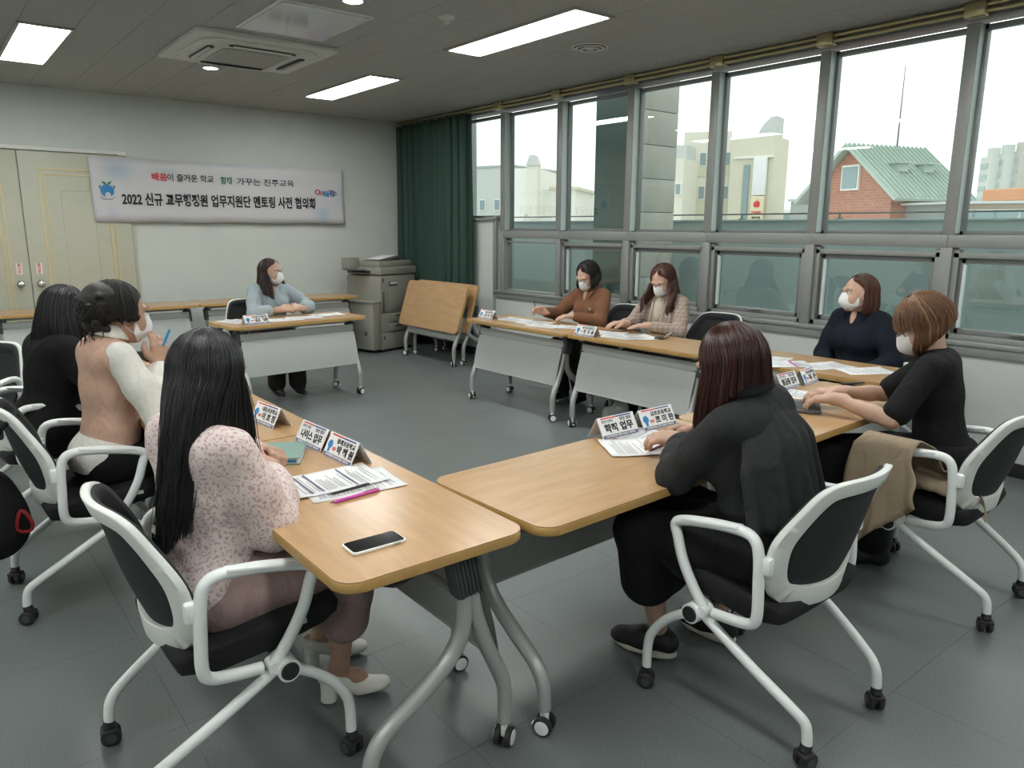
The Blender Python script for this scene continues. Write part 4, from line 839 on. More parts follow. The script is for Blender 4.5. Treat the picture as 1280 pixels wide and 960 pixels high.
# ================================================================== PEOPLE
def V(*a): return np.array(a if len(a) > 1 else a[0], float)
def nrm(v): v = V(v); return v/max(1e-9, np.linalg.norm(v))
class Field:
    """smooth union of round cones and ellipsoids, meshed with surface nets"""
    def __init__(s): s.p = []
    def cone(s, a, ra, b, rb, k=.02, op='u'): s.p.append(('c', V(a), ra, V(b), rb, k, op)); return s
    def ell(s, c, r, R=None, k=.02, op='u'): s.p.append(('e', V(c), V(r), np.eye(3) if R is None else R, 0, k, op)); return s
    def chain(s, pts, rs, k=.02, op='u'):
        for i in range(len(pts)-1): s.cone(pts[i], rs[i], pts[i+1], rs[i+1], k, op)
        return s
    def mesh(s, h, cut=None, disp=None):
        lo = np.full(3, 1e9); hi = -lo
        def bb(q):
            if q[0] == 'c': return np.minimum(q[1]-q[2], q[3]-q[4]), np.maximum(q[1]+q[2], q[3]+q[4])
            m = q[2].max(); return q[1]-m, q[1]+m
        for q in s.p:
            if q[6] == 'u': a, b = bb(q); lo = np.minimum(lo, a); hi = np.maximum(hi, b)
        lo -= 3*h+.01; hi += 3*h+.01
        n = np.ceil((hi-lo)/h).astype(int)+1
        ax = [lo[i]+h*np.arange(n[i]) for i in range(3)]
        D = np.full(n, .08, np.float32)
        for q in s.p:
            a, b = bb(q); mg = .045+q[5]; i0 = np.clip(((a-mg-lo)/h).astype(int), 0, n-1); i1 = np.clip(((b+mg-lo)/h).astype(int)+2, 1, n)
            X = ax[0][i0[0]:i1[0], None, None].astype(np.float32); Y = ax[1][None, i0[1]:i1[1], None].astype(np.float32); Z = ax[2][None, None, i0[2]:i1[2]].astype(np.float32)
            if q[0] == 'c':
                A, ra, C, rb = q[1:5]; d = C-A; L2 = float(d@d)+1e-12
                t = np.clip(((X-A[0])*d[0]+(Y-A[1])*d[1]+(Z-A[2])*d[2])/L2, 0, 1)
                f = np.sqrt((X-A[0]-t*d[0])**2+(Y-A[1]-t*d[1])**2+(Z-A[2]-t*d[2])**2)-(ra+(rb-ra)*t)
            else:
                c, r, R = q[1:4]; x = X-c[0]; y = Y-c[1]; z = Z-c[2]
                u = [(R[0, j]*x+R[1, j]*y+R[2, j]*z) for j in range(3)]
                k0 = np.sqrt(sum((u[j]/r[j])**2 for j in range(3)))+1e-6; k1 = np.sqrt(sum((u[j]/r[j]**2)**2 for j in range(3)))+1e-6
                f = k0*(k0-1)/k1
            sl = (slice(i0[0], i1[0]), slice(i0[1], i1[1]), slice(i0[2], i1[2])); E_ = D[sl]; k = q[5]
            if q[6] == 'u': hh = np.clip(.5+.5*(E_-f)/k, 0, 1); D[sl] = E_*(1-hh)+f*hh-k*hh*(1-hh)
            else: hh = np.clip(.5-.5*(E_+f)/k, 0, 1); D[sl] = E_*(1-hh)+(-f)*hh+k*hh*(1-hh)
        if disp is not None: D += disp(ax[0][:, None, None], ax[1][None, :, None], ax[2][None, None, :]).astype(np.float32)
        if cut is not None:
            for (pn, pd) in cut:   # keep points where pn.x < pd
                D = np.maximum(D, (ax[0][:, None, None]*pn[0]+ax[1][None, :, None]*pn[1]+ax[2][None, None, :]*pn[2]-pd).astype(np.float32))
        D[0] = D[-1] = .05; D[:, 0] = D[:, -1] = .05; D[:, :, 0] = D[:, :, -1] = .05
        S = D < 0; m = n-1
        cnt = np.zeros(m, np.int8)
        cor = [(i, j, k) for i in (0, 1) for j in (0, 1) for k in (0, 1)]
        def sub(A, c): return A[c[0]:c[0]+m[0], c[1]:c[1]+m[1], c[2]:c[2]+m[2]]
        for c in cor: cnt += sub(S, c)
        act = (cnt > 0) & (cnt < 8); idx = -np.ones(m, np.int64); ids = np.argwhere(act); idx[act] = np.arange(len(ids))
        dv = {c: D[ids[:, 0]+c[0], ids[:, 1]+c[1], ids[:, 2]+c[2]] for c in cor}
        P = np.zeros((len(ids), 3)); W = np.zeros(len(ids))
        for a in cor:
            for ax_ in range(3):
                if a[ax_]: continue
                b = list(a); b[ax_] = 1; b = tuple(b); da, db = dv[a], dv[b]; cr_ = (da < 0) != (db < 0)
                t = np.where(cr_, da/np.where(cr_, da-db, 1), 0); q = np.array(a, float)[None].repeat(len(ids), 0); q[:, ax_] = t
                P += q*cr_[:, None]; W += cr_
        P = (P/W[:, None]+ids)*h+lo
        F = []
        for a in range(3):
            u, v = (a+1) % 3, (a+2) % 3; sh = [0, 0, 0]; sh[a] = 1
            A = S[:n[0]-sh[0], :n[1]-sh[1], :n[2]-sh[2]]; Bq = S[sh[0]:, sh[1]:, sh[2]:]
            e = np.argwhere(A != Bq); e = e[(e[:, u] > 0) & (e[:, v] > 0) & (e[:, u] < m[u]) & (e[:, v] < m[v])]
            fl = A[e[:, 0], e[:, 1], e[:, 2]]
            def g(du, dv_): q = e.copy(); q[:, u] -= du; q[:, v] -= dv_; return idx[q[:, 0], q[:, 1], q[:, 2]]
            Q = np.stack([g(1, 1), g(0, 1), g(0, 0), g(1, 0)], 1); Q[~fl] = Q[~fl][:, ::-1]; F.append(Q)
        F = np.concatenate(F); F = F[(F >= 0).all(1)]
        return P, F
def np_mesh(name, PF, m, smooth_it=0):
    if isinstance(PF, tuple): PF = [PF]
    o = 0; P, F = [], []
    for p, f in PF: P.append(p); F.append(f+o); o += len(p)
    P = np.concatenate(P); F = np.concatenate(F)
    me = bpy.data.meshes.new(name); me.vertices.add(len(P)); me.vertices.foreach_set('co', P.astype(np.float32).ravel())
    me.loops.add(len(F)*4); me.loops.foreach_set('vertex_index', F.astype(np.int32).ravel()); me.polygons.add(len(F))
    me.polygons.foreach_set('loop_start', np.arange(0, len(F)*4, 4, dtype=np.int32)); 
    me.update(calc_edges=True); me.validate(); me.polygons.foreach_set('use_smooth', [True]*len(me.polygons)); me.materials.append(M[m] if isinstance(m, str) else m)
    return me
def laplace(P, F, it=2):
    for _ in range(it):
        S_ = np.zeros_like(P); C_ = np.zeros(len(P))
        for a, b in ((0, 1), (1, 2), (2, 3), (3, 0)):
            for c in range(3): S_[:, c] += np.bincount(F[:, a], P[F[:, b], c], len(P))+np.bincount(F[:, b], P[F[:, a], c], len(P))
            C_ += np.bincount(F[:, a], minlength=len(P))+np.bincount(F[:, b], minlength=len(P))
        P = P*.4+.6*S_/np.maximum(C_, 1)[:, None]
    return P
def folds(amp, sc=36, seed=0, aniso=(1, 1, .45)):
    r = np.random.RandomState(seed); K = [(r.normal(size=3)*sc*V(aniso), r.uniform(0, 6.28)) for _ in range(7)]
    def f(X, Y, Z):
        o = 0
        wx = .02*np.sin(9*Y+7*Z+seed)
        for k, p in K: o = o+np.sin(k[0]*(X+wx)+k[1]*Y+k[2]*(Z+wx)+p)
        o2 = 0
        for k, p in K: o2 = o2+np.abs(np.sin(k[1]*1.7*(X+wx)+k[2]*2.3*Y+k[0]*1.9*Z+p))
        return amp*(o/2.6)+amp*.55*(o2/2.5-1.7)
def skinmat(name, c): return mat(name, c, .5, noise=.06, nscale=30, bump=.1, bscale=300, spec=.4)
M['skin'] = skinmat('skin', (.50, .32, .24)); M['skin2'] = skinmat('skin_darker', (.44, .265, .19)); M['skinp'] = skinmat('skin_pale', (.58, .37, .28))  # three skin tones: medium, darker and pale
M['lips'] = mat('lips', (.40, .12, .10), .5); M['eyew'] = mat('eye_white', (.75, .73, .70), .3); M['iris'] = mat('iris', (.02, .012, .008), .2); M['mask'] = mat('white_face_mask', (.78, .79, .80), .75, bump=.15, bscale=300)
def hairmat(name, c1, c2, rough=.32):
    m = mat(name, c1, rough, spec=.5); n = m.node_tree; tc = nd(m, 'ShaderNodeTexCoord'); mp = nd(m, 'ShaderNodeMapping'); mp.inputs['Scale'].default_value = (120, 120, 5)
    nz = nd(m, 'ShaderNodeTexNoise'); nz.inputs['Scale'].default_value = 1.5; nz.inputs['Detail'].default_value = 3; cr = nd(m, 'ShaderNodeValToRGB'); cr.color_ramp.elements[0].position = .35; cr.color_ramp.elements[1].position = .7
    cr.color_ramp.elements[0].color = (*c1, 1); cr.color_ramp.elements[1].color = (*c2, 1); L = n.links.new; L(tc.outputs['Object'], mp.inputs[0]); L(mp.outputs[0], nz.inputs[0]); L(nz.outputs['Fac'], cr.inputs[0]); L(cr.outputs[0], n.nodes['Principled BSDF'].inputs['Base Color'])
    bp = nd(m, 'ShaderNodeBump'); bp.inputs['Strength'].default_value = .5; bp.inputs['Distance'].default_value = .002; L(nz.outputs['Fac'], bp.inputs['Height']); L(bp.outputs[0], n.nodes['Principled BSDF'].inputs['Normal'])
    return m
def Rz(a): c, s = math.cos(a), math.sin(a); return np.array([[c, -s, 0], [s, c, 0], [0, 0, 1]])
def Ry(a): c, s = math.cos(a), math.sin(a); return np.array([[c, 0, s], [0, 1, 0], [-s, 0, c]])
def Rx(a): c, s = math.cos(a), math.sin(a); return np.array([[1, 0, 0], [0, c, -s], [0, s, c]])
def ik(a, b, l1, l2, pole):
    d = b-a; L = np.linalg.norm(d); mx = (l1+l2)*.995
    if L > mx: b = a+d/L*mx; d = b-a; L = mx
    x = (l1*l1-l2*l2+L*L)/(2*L); h = math.sqrt(max(1e-6, l1*l1-x*x)); u = d/L; p = pole-u*(pole@u); return a+u*x+nrm(p)*h, b
def hand_field(f, w, fd, palm, side, curl, spread=.5, thumb=.5, sc=1.0):
    """w wrist, fd finger direction, palm: direction the palm faces, side +1: thumb towards +cross"""
    fd = nrm(fd); palm = nrm(palm-fd*(V(palm)@fd)); sd = nrm(np.cross(fd, palm))*side    # sd points to the thumb side
    k0 = w+fd*.088*sc
    for q, o in ((0, .026), (1, .009), (2, -.009), (3, -.025)):
        f.cone(w+sd*o*.55*sc+fd*.012, .0165*sc, k0+sd*o*sc-fd*(.004 if q in (1, 2) else .010), .0135*sc, .014)
    f.cone(w-fd*.03, .0245*sc, w+fd*.01, .023*sc, .02)
    tips = []
    for q, (o, L) in enumerate(((.027, .070), (.0095, .078), (-.009, .073), (-.026, .058))):
        p = k0+sd*o*sc-fd*(.002 if q in (1, 2) else .009); cu = curl[q] if isinstance(curl, (list, tuple)) else curl; a = .15+cu*.5
        dv = fd+sd*(o*4*spread); pts = [p]; rs = [.0098]
        for j, (fr, r) in enumerate(((.46, .0088), (.30, .0080), (.24, .0066))):
            d = nrm(dv)*math.cos(a)+palm*math.sin(a); p = p+d*L*fr*sc; pts.append(p); rs.append(r*sc); a += cu*(.95 if j == 0 else .75)
        f.chain(pts, rs, .006); tips.append(p)
    b = w+fd*.022+sd*.022*sc; p1 = b+nrm(fd*.75+sd*.75+palm*.25)*.038*sc; p2 = p1+nrm(fd*.95+sd*(.5-thumb*.5)+palm*(.2+thumb*.4))*.030*sc; p3 = p2+nrm(fd+sd*(.2-thumb*.6)+palm*(.2+thumb*.5))*.024*sc
    f.chain([b, p1, p2, p3], [.017*sc, .0125*sc, .0105*sc, .0085*sc], .010)
    return tips
def tubes_mesh(name, paths, m, w0=.0022, taper=.6, sides=3):
    """many hair strands joined: paths list of (N,3)"""
    VV, FF = [], []; o = 0
    for P in paths:
        n_ = len(P); T_ = np.gradient(P, axis=0); T_ /= np.linalg.norm(T_, axis=1)[:, None]+1e-9; ref = V(.31, .77, .12); U = np.cross(T_, ref); U /= np.linalg.norm(U, axis=1)[:, None]+1e-9; W_ = np.cross(T_, U)
        r = w0*np.linspace(1, taper*.3, n_)**.5
        ring = [P+(U*math.cos(2*PI*k/sides)+W_*math.sin(2*PI*k/sides))*r[:, None] for k in range(sides)]; R_ = np.stack(ring, 1).reshape(-1, 3); VV.append(R_)
        i = np.arange(n_-1)[:, None]*sides; k = np.arange(sides)[None]; kk = (k+1) % sides
        FF.append(np.stack([i+k, i+kk, i+sides+kk, i+sides+k], -1).reshape(-1, 4)+o); o += n_*sides
    return np_mesh(name, (np.concatenate(VV), np.concatenate(FF)), m)
HS = 1.0
def person(name_label, x, y, head_deg, skin='skin', lean=.12, scale=1.0, hipz=.515, twist=0, side=0, head=(0, 0, 0), wr=None, wl=None, polR=None, polL=None, hands=None, knees=None, ankles=None, tops=None, bottoms=None, hair=None, shoes=None, mask=True,
           glasses=False, neckfwd=.02, extras=None, ankle_r=.034, footyaw=(0, 0), seed=0, headoff=(0, 0, 0)):
    t = thing('person', name_label, 'person', (x, y, 0), math.radians(head_deg))
    s = scale; hip = V(0, 0, hipz); Rl = Rx(side) @ Ry(lean) @ Rz(twist)
    def up(p): return hip+Rl @ (V(p)*s)
    J = {}
    J['waist'] = up((.01, 0, .13)); J['chest'] = up((.02, 0, .30)); J['neck'] = up((.0, 0, .485)); 
    J['sL'] = up((.005, .150, .424)); J['sR'] = up((.005, -.150, .424))
    J['head'] = J['neck']+V(.035+neckfwd, 0, .108*s)+V(headoff)
    ua, fa = .265*s, .235*s
    for sd, k, w_, pol, fl in ((1, 'L', wl, polL, 1), (-1, 'R', wr, polR, -1)):
        w_ = V(w_ if w_ is not None else (.42, sd*.10, .775)); pol = V(pol if pol is not None else (-.2, sd*.8, -1)); e, w_ = ik(J['s'+k], w_, ua, fa, pol); J['e'+k] = e; J['w'+k] = w_
    kn = knees or ((.40, .10, hipz), (.40, -.10, hipz)); an = ankles or ((.40, .09, .085), (.40, -.09, .085)); fy = footyaw
    for i, k in enumerate('LR'): J['k'+k] = V(kn[i]); J['a'+k] = V(an[i]); J['h'+k] = hip+V(0, (.085, -.085)[i], 0)
    Rh = Rz(math.radians(head[0])) @ Ry(math.radians(head[1])) @ Rx(math.radians(head[2])); H = J['head']
    def hp(*p): return H+Rh @ (V(p)*s*HS)
    # ---- body: one continuous skin surface
    def torso(f, o=0, k=.05, bust=1):
        f.ell(hip+V(-.01, 0, .0), V(.115, .165, .10)+o, k=k); f.ell(up((.015, 0, .12)), V(.088, .128, .13)+o, Rl, k=k); f.ell(up((.01, 0, .30)), V(.092, .135, .16)+o, Rl, k=k)
        f.cone(up((-.012, .085, .408)), .062+o, up((-.012, -.085, .408)), .062+o, k)
        if bust:
            for q in (1, -1): f.ell(up((.075, q*.062, .295)), V(.055, .06, .06)+o, Rl, k=k)
    f = Field(); torso(f, -.012)
    f.cone(J['neck']-V(0, 0, .05), .060, J['neck']+V(.015, 0, .03), .047, .04); f.cone(J['neck']+V(.01, 0, .02), .046, hp(-.015, 0, -.035), .045, .03)
    for k in 'LR':
        f.cone(J['s'+k], .045, J['s'+k]*.5+J['e'+k]*.5, .041, .03); f.cone(J['s'+k]*.5+J['e'+k]*.5, .040, J['e'+k], .034, .02); m_ = J['e'+k]*.68+J['w'+k]*.32; f.chain([J['e'+k], m_, J['w'+k]], [.034, .036, .0235], .015)
        f.chain([J['h'+k], J['h'+k]*.5+J['k'+k]*.5, J['k'+k]], [.085, .072, .052], .03); c_ = J['k'+k]*.68+J['a'+k]*.32-V(.018, 0, 0); f.chain([J['k'+k], c_, J['a'+k]], [.050, .051, ankle_r-.004], .02); fr_ = Rz(fy[0 if k == 'L' else 1]); dz = J['a'+k][2]-.03; f.chain([J['a'+k]+fr_ @ V(-.025, 0, -dz*.35), J['a'+k]+fr_ @ V(.05, 0, -dz*.55), J['a'+k]+fr_ @ V(.10, 0, -dz*.95)], [.026, .026, .016], .02)
    parts = [f.mesh(.0105)]; parts[0] = (laplace(*parts[0], 1), parts[0][1])
    # head
    f = Field(); R = Rh
    f.ell(hp(-.012, 0, .035), V(.094, .074, .085)*s, R, .02); f.ell(hp(.018, 0, -.02), V(.072, .062, .088)*s, R, .03); f.ell(hp(.04, 0, -.072), V(.038, .040, .033)*s, R, .03); f.ell(hp(.062, 0, -.096), V(.017, .019, .014)*s, R, .02)
    f.ell(hp(.055, .032, -.035), V(.028, .024, .028)*s, R, .02); f.ell(hp(.055, -.032, -.035), V(.028, .024, .028)*s, R, .02)
    f.chain([hp(.086, 0, .012), hp(.096, 0, -.012), hp(.106, 0, -.032)], [.008, .009, .0115], .012); f.ell(hp(.098, .011, -.036), V(.010, .008, .007), R, .008); f.ell(hp(.098, -.011, -.036), V(.010, .008, .007), R, .008)
    f.cone(hp(.080, .045, .028), .009, hp(.086, .012, .026), .009, .015); f.cone(hp(.080, -.045, .028), .009, hp(.086, -.012, .026), .009, .015)
    for q in (1, -1):
        f.ell(hp(.092, q*.031, .008), V(.012, .015, .009), R, .012, 's'); f.ell(hp(-.005, q*.075, -.008), V(.018, .009, .030), R, .008); f.ell(hp(.002, q*.083, -.006), V(.010, .006, .018), R, .006, 's')
    f.ell(hp(.088, 0, -.060), V(.012, .024, .0065), R, .006); f.ell(hp(.087, 0, -.071), V(.012, .020, .007), R, .006)
    f.cone(hp(-.02, 0, -.05), .050, J['neck']+V(.01, 0, .02), .046, .03)
    parts.append(f.mesh(.0052))
    for k, sd in (('R', -1), ('L', 1)):
        spec = (hands or {}).get(k)
        fd = nrm(J['w'+k]-J['e'+k]); 
        if spec is None: spec = dict(dir=V(fd[0], fd[1], 0), palm=(0, 0, -1), curl=.25)
        f = Field(); f.cone(J['e'+k]*.35+J['w'+k]*.65, .0275, J['w'+k], .0235, .01); hand_field(f, J['w'+k], V(spec['dir']), V(spec['palm']), spec.get('flip', -1 if k == 'R' else 1)*(-1), spec['curl'], spec.get('spread', .5), spec.get('thumb', .5)); parts.append(f.mesh(spec.get('h', .0034)))
    body = link('body', np_mesh('body', parts, skin), t)
    # ---- face
    for q in (1, -1):
        b = B(); b.ball(tuple(hp(.0790, q*.031, .005)), .0112, 2); e = link('eye', b.mesh('eye', 'eyew', angle=180), t); b = B(); b.ball(tuple(hp(.0855, q*.031, .003)), .0062, 2); link('iris', b.mesh('iris', 'iris', angle=180), e)
        b = B(); b.tube([tuple(hp(.094-.012*abs(v)**2, q*(.031+v*.019), .030+.004*(1-v*v))) for v in np.linspace(-1, 1, 7)], .0014, 6, smooth=0); link('eyebrow', b.mesh('eyebrow', hair['m']), t)
        b = B(); b.tube([tuple(hp(.0925-.006*abs(v)**2, q*(.031+v*.014), .0105+.003*(1-v*v))) for v in np.linspace(-1, 1, 6)], .0012, 5, smooth=0); link('eyelash', b.mesh('eyelash', 'iris'), e)
    if mask:
        rows = []
        for i in range(13):
            v = i/12; zc = .001-.106*v; rr = []
            xc = np.interp(v, [0, .35, .55, .8, 1], [.109, .126, .126, .106, .074]); ww = np.interp(v, [0, .35, .7, 1], [.040, .068, .066, .030]); xs_ = np.interp(v, [0, .35, .7, 1], [.070, .022, .022, .050])
            for j in range(15):
                u = -1+2*j/14; rr.append(tuple(hp(xs_+(xc-xs_)*(1-abs(u)**1.7), ww*u, zc+(.012*abs(u) if v < .4 else -.0*abs(u)))))
            rows.append(rr)
        b = B(); b.grid(rows); mo = link('face_mask', b.mesh('face_mask', 'mask', angle=70), t); md = mo.modifiers.new('t', 'SOLIDIFY'); md.thickness = .002
        for q in (1, -1):
            b = B(); b.tube([tuple(hp(.03, q*.066, -.030)), tuple(hp(.008, q*.078, .012)), tuple(hp(-.018, q*.083, .010)), tuple(hp(-.018, q*.080, -.035)), tuple(hp(.026, q*.066, -.072))], .0013, 6); link('ear_loop', b.mesh('ear_loop', 'mask'), mo)
    if glasses:
        b = B()
        for q in (1, -1): b.tube([tuple(hp(.102, q*.032+.021*math.cos(a), .004+.016*math.sin(a))) for a in np.linspace(0, 2*PI, 16, endpoint=False)], .0012, 6, closed=True, smooth=0); b.tube([tuple(hp(.100, q*.053, .008)), tuple(hp(.0, q*.079, .012))], .0012, 6, smooth=0)
        b.tube([tuple(hp(.103, .011, .006)), tuple(hp(.103, -.011, .006))], .0012, 6, smooth=0); link('glasses', b.mesh('glasses', 'chrome'), t)
    # ---- clothes
    api = dict(Rz=Rz(math.radians(head[0])), J=J, up=up, hp=hp, torso=torso, Rl=Rl, t=t, hip=hip, body=body, s=s)
    for c in (bottoms or []): c(api)
    for c in (tops or []): c(api)
    if shoes: shoes(api)
    if hair: do_hair(api, hair, seed)
    for e in (extras or []): e(api)
    return t
def top(name, m, off=.016, sleeve=1.0, sl_r=(.062, .056, .040), hem=.50, fold=.004, sc=40, puff=None, collar=None, flare=0, h=.0085, seed=1, neck_r=.070, k=.04, back=0, sleeveless=False, v_neck=0, label=None, cuff=0):
    def go(A):
        J, up = A['J'], A['up']; f = Field(); A['torso'](f, off, k)
        if back: f.ell(up((-.06, 0, .25)), V(.08, .165, .19)+back*.3, A['Rl'], k=.06)
        f.cone(J['neck']+V(0, 0, -.06), .066+off*.5, J['neck']+V(0, 0, -.022), neck_r*.80, .03)
        if flare: f.ell(A['hip']+V(-.01, 0, .03), V(.14, .19, .12)+flare, k=.05)
        for q in 'LR':
            s_, e_, w_ = J['s'+q], J['e'+q], J['w'+q]
            if sleeveless: f.cone(s_-V(0, 0, .01), .062, s_*.9+e_*.1, .058, .03); sg_ = 1 if q == 'L' else -1; d_ = e_-s_; f.cone(s_+d_*.10+V(0, sg_*.055, -.01), .066, s_+d_*.5+V(0, sg_*.05, 0), .066, .012, 's'); continue
            if sleeve <= .5:
                m_ = s_+(e_-s_)*sleeve*2; f.cone(s_, sl_r[0], m_, sl_r[1], .03)
            else:
                fr = (sleeve-.5)*2; en = e_+(w_-e_)*fr; f.chain([s_, s_*.5+e_*.5, e_], [sl_r[0], (sl_r[0]+sl_r[1])/2, sl_r[1]], .03)
                if puff: f.chain([e_, e_*.5+en*.5, e_*.12+en*.88, en], [sl_r[1], puff, puff*.9, sl_r[2]], .02)
                else: f.cone(e_, sl_r[1], en, sl_r[2], .02)
        cuts = [((0, 0, -1), -hem)]
        P, F = f.mesh(h, cut=cuts, disp=folds(fold, sc, seed)); P = laplace(P, F, 1); o = link(name, np_mesh(name, (P, F), m), A['t'])
        if label: o['label'] = label
        A['top'] = o
        # keep the neck opening clear: collar ring around the neck
        n0 = J['neck']+V(.008, 0, .002)
        if collar:
            b = B(); r0, hgt, mt = collar; rows = []
            for i in range(5):
                v = i/4; rows.append([tuple(n0+V(0, 0, .010)+A['Rl'] @ V((r0+.004*v-.008*(1-v))*math.cos(a)*1.05, (r0+.004*v-.008*(1-v))*math.sin(a)*1.15, hgt*(1-v)-.012*v+.012*math.cos(a)*-1)) for a in np.linspace(.35, 2*PI-.35, 28)])
            b.grid(rows); c = link('collar', b.mesh('collar', mt, angle=180), o); md = c.modifiers.new('t', 'SOLIDIFY'); md.thickness = .004
        if cuff:
            for q in 'LR':
                e_, w_ = J['e'+q], J['w'+q]; fr = (sleeve-.5)*2; en = e_+(w_-e_)*fr; d = nrm(w_-e_); b = B(); b.tube([tuple(en-d*.028), tuple(en-d*.014), tuple(en+d*.004)], [cuff, cuff*1.04, cuff], 18, smooth=0, caps=False); c = link('cuff', b.mesh('cuff', m, angle=180), o); md = c.modifiers.new('t', 'SOLIDIFY'); md.thickness = .003
    return go
def pants(name, m, off=.016, length=.85, r=(.100, .085, .072, .068, .062), fold=.003, seed=2, h=.009, top_z=.62, hem_flare=0):
    def go(A):
        J = A['J']; f = Field(); f.ell(A['hip']+V(-.01, 0, .01), V(.118, .165, .11)+off*.6, k=.05); f.ell(A['up']((.012, 0, .09)), V(.09, .13, .09)+off*.4, A['Rl'], k=.05)
        for q in 'LR':
            h_, k_, a_ = J['h'+q], J['k'+q], J['a'+q]; f.chain([h_, h_*.5+k_*.5, k_], [r[0], r[1], r[2]], .035); en = k_+(a_-k_)*length; f.chain([k_, k_*.5+en*.5, en], [r[2], r[3], r[4]+hem_flare], .02)
        P, F = f.mesh(h, cut=[((0, 0, 1), top_z)], disp=folds(fold, 22, seed)); P = laplace(P, F, 1); link(name, np_mesh(name, (P, F), m), A['t'])
    return go
def skirt(name, m, hemz=.22, seed=3, wide=.20, front=.55):
    def go(A):
        J = A['J']; f = Field(); f.ell(A['hip']+V(-.01, 0, .01), V(.135, .185, .12), k=.05); f.ell(A['up']((.005, 0, .12)), V(.105, .145, .16), A['Rl'], k=.05)
        for q in 'LR':
            h_, k_, a_ = J['h'+q], J['k'+q], J['a'+q]; f.chain([h_, h_*.5+k_*.5, k_], [.098, .084, .074], .04); en = k_+(a_-k_)*((k_[2]-hemz)/(k_[2]-a_[2])); f.chain([k_, en+V(.0, 0, 0)], [.074, .095], .04)
        m1 = (J['kL']+J['kR'])/2; f.cone(m1, .07, m1*V(1, 1, 0)+V(.0, 0, hemz), .10, .06); f.cone((J['hL']+J['hR'])/2, .10, m1, .08, .06)
        P, F = f.mesh(.010, cut=[((0, 0, 1), .74)], disp=folds(.005, 26, seed, (1, 1, .2))); P = laplace(P, F, 1); link(name, np_mesh(name, (P, F), m), A['t'])
    return go
def shoe(kind, m, sole='paper', toe=(1, 0), yaw=(0, 0)):
    def go(A):
        for i, q in enumerate('LR'):
            a = A['J']['a'+q]; R = Rz(yaw[i]); gz = a[2]-.075 if kind != 'heel' else a[2]-.11
            def P(x_, y_, z_): return tuple(a*V(1, 1, 0)+R @ V(x_, y_, 0)+V(0, 0, gz+z_))
            f = Field(); hz = 0 if kind != 'heel' else .045
            if kind == 'sneaker': f.chain([P(-.035, 0, .05), P(.06, 0, .047), P(.145, 0, .035)], [.036, .037, .027], .03); f.cone(P(-.02, 0, .06), .038, P(.0, 0, .085), .036, .02); f.ell(P(.09, 0, .03), V(.095, .042, .03), R, .03)
            elif kind == 'heel': f.chain([P(-.045, 0, hz+.038), P(-.0, 0, hz+.020)], [.029, .027], .02); f.ell(P(-.035, 0, hz+.045), V(.035, .031, .03), R, .01); f.chain([P(0, 0, hz+.02), P(.06, 0, .030), P(.135, 0, .020)], [.024, .029, .019], .03); f.ell(P(.11, 0, .020), V(.048, .037, .018), R, .02); f.ell(P(.01, 0, hz+.062), V(.075, .026, .030), R, .012, 's')
            elif kind == 'boot': f.chain([P(-.02, 0, .04), P(.07, 0, .035), P(.14, 0, .03)], [.036, .036, .026], .03); f.cone(P(-.01, 0, .04), .040, P(-.01, 0, .20), .050, .02)
            else: f.chain([P(-.04, 0, .034), P(.05, 0, .030), P(.135, 0, .022)], [.030, .033, .021], .03); f.ell(P(.0, 0, .065), V(.06, .026, .022), R, .012, 's')
            PF = f.mesh(.005, cut=[((0, 0, -1), -(gz+.004 if kind == 'sneaker' else gz+.002))]); o = link('shoe', np_mesh('shoe', (laplace(*PF, 1), PF[1]), m), A['t'])
            if kind == 'sneaker':
                f = Field(); f.ell(P(-.01, 0, .012), V(.058, .036, .022), R, .03); f.ell(P(.085, 0, .012), V(.095, .043, .020), R, .03); f.cone(P(0, 0, .012), .03, P(.09, 0, .012), .034, .03); PF = f.mesh(.005, cut=[((0, 0, -1), -(gz+.001)), ((0, 0, 1), gz+.026)]); link('sole', np_mesh('sole', PF, sole), o)
            if kind == 'heel': b = B(); b.tube([P(-.038, 0, hz+.035), P(-.040, 0, .02), P(-.040, 0, 0)], [.030, .026, .027], 16, smooth=0); link('block_heel', b.mesh('block_heel', m), o)
    return go
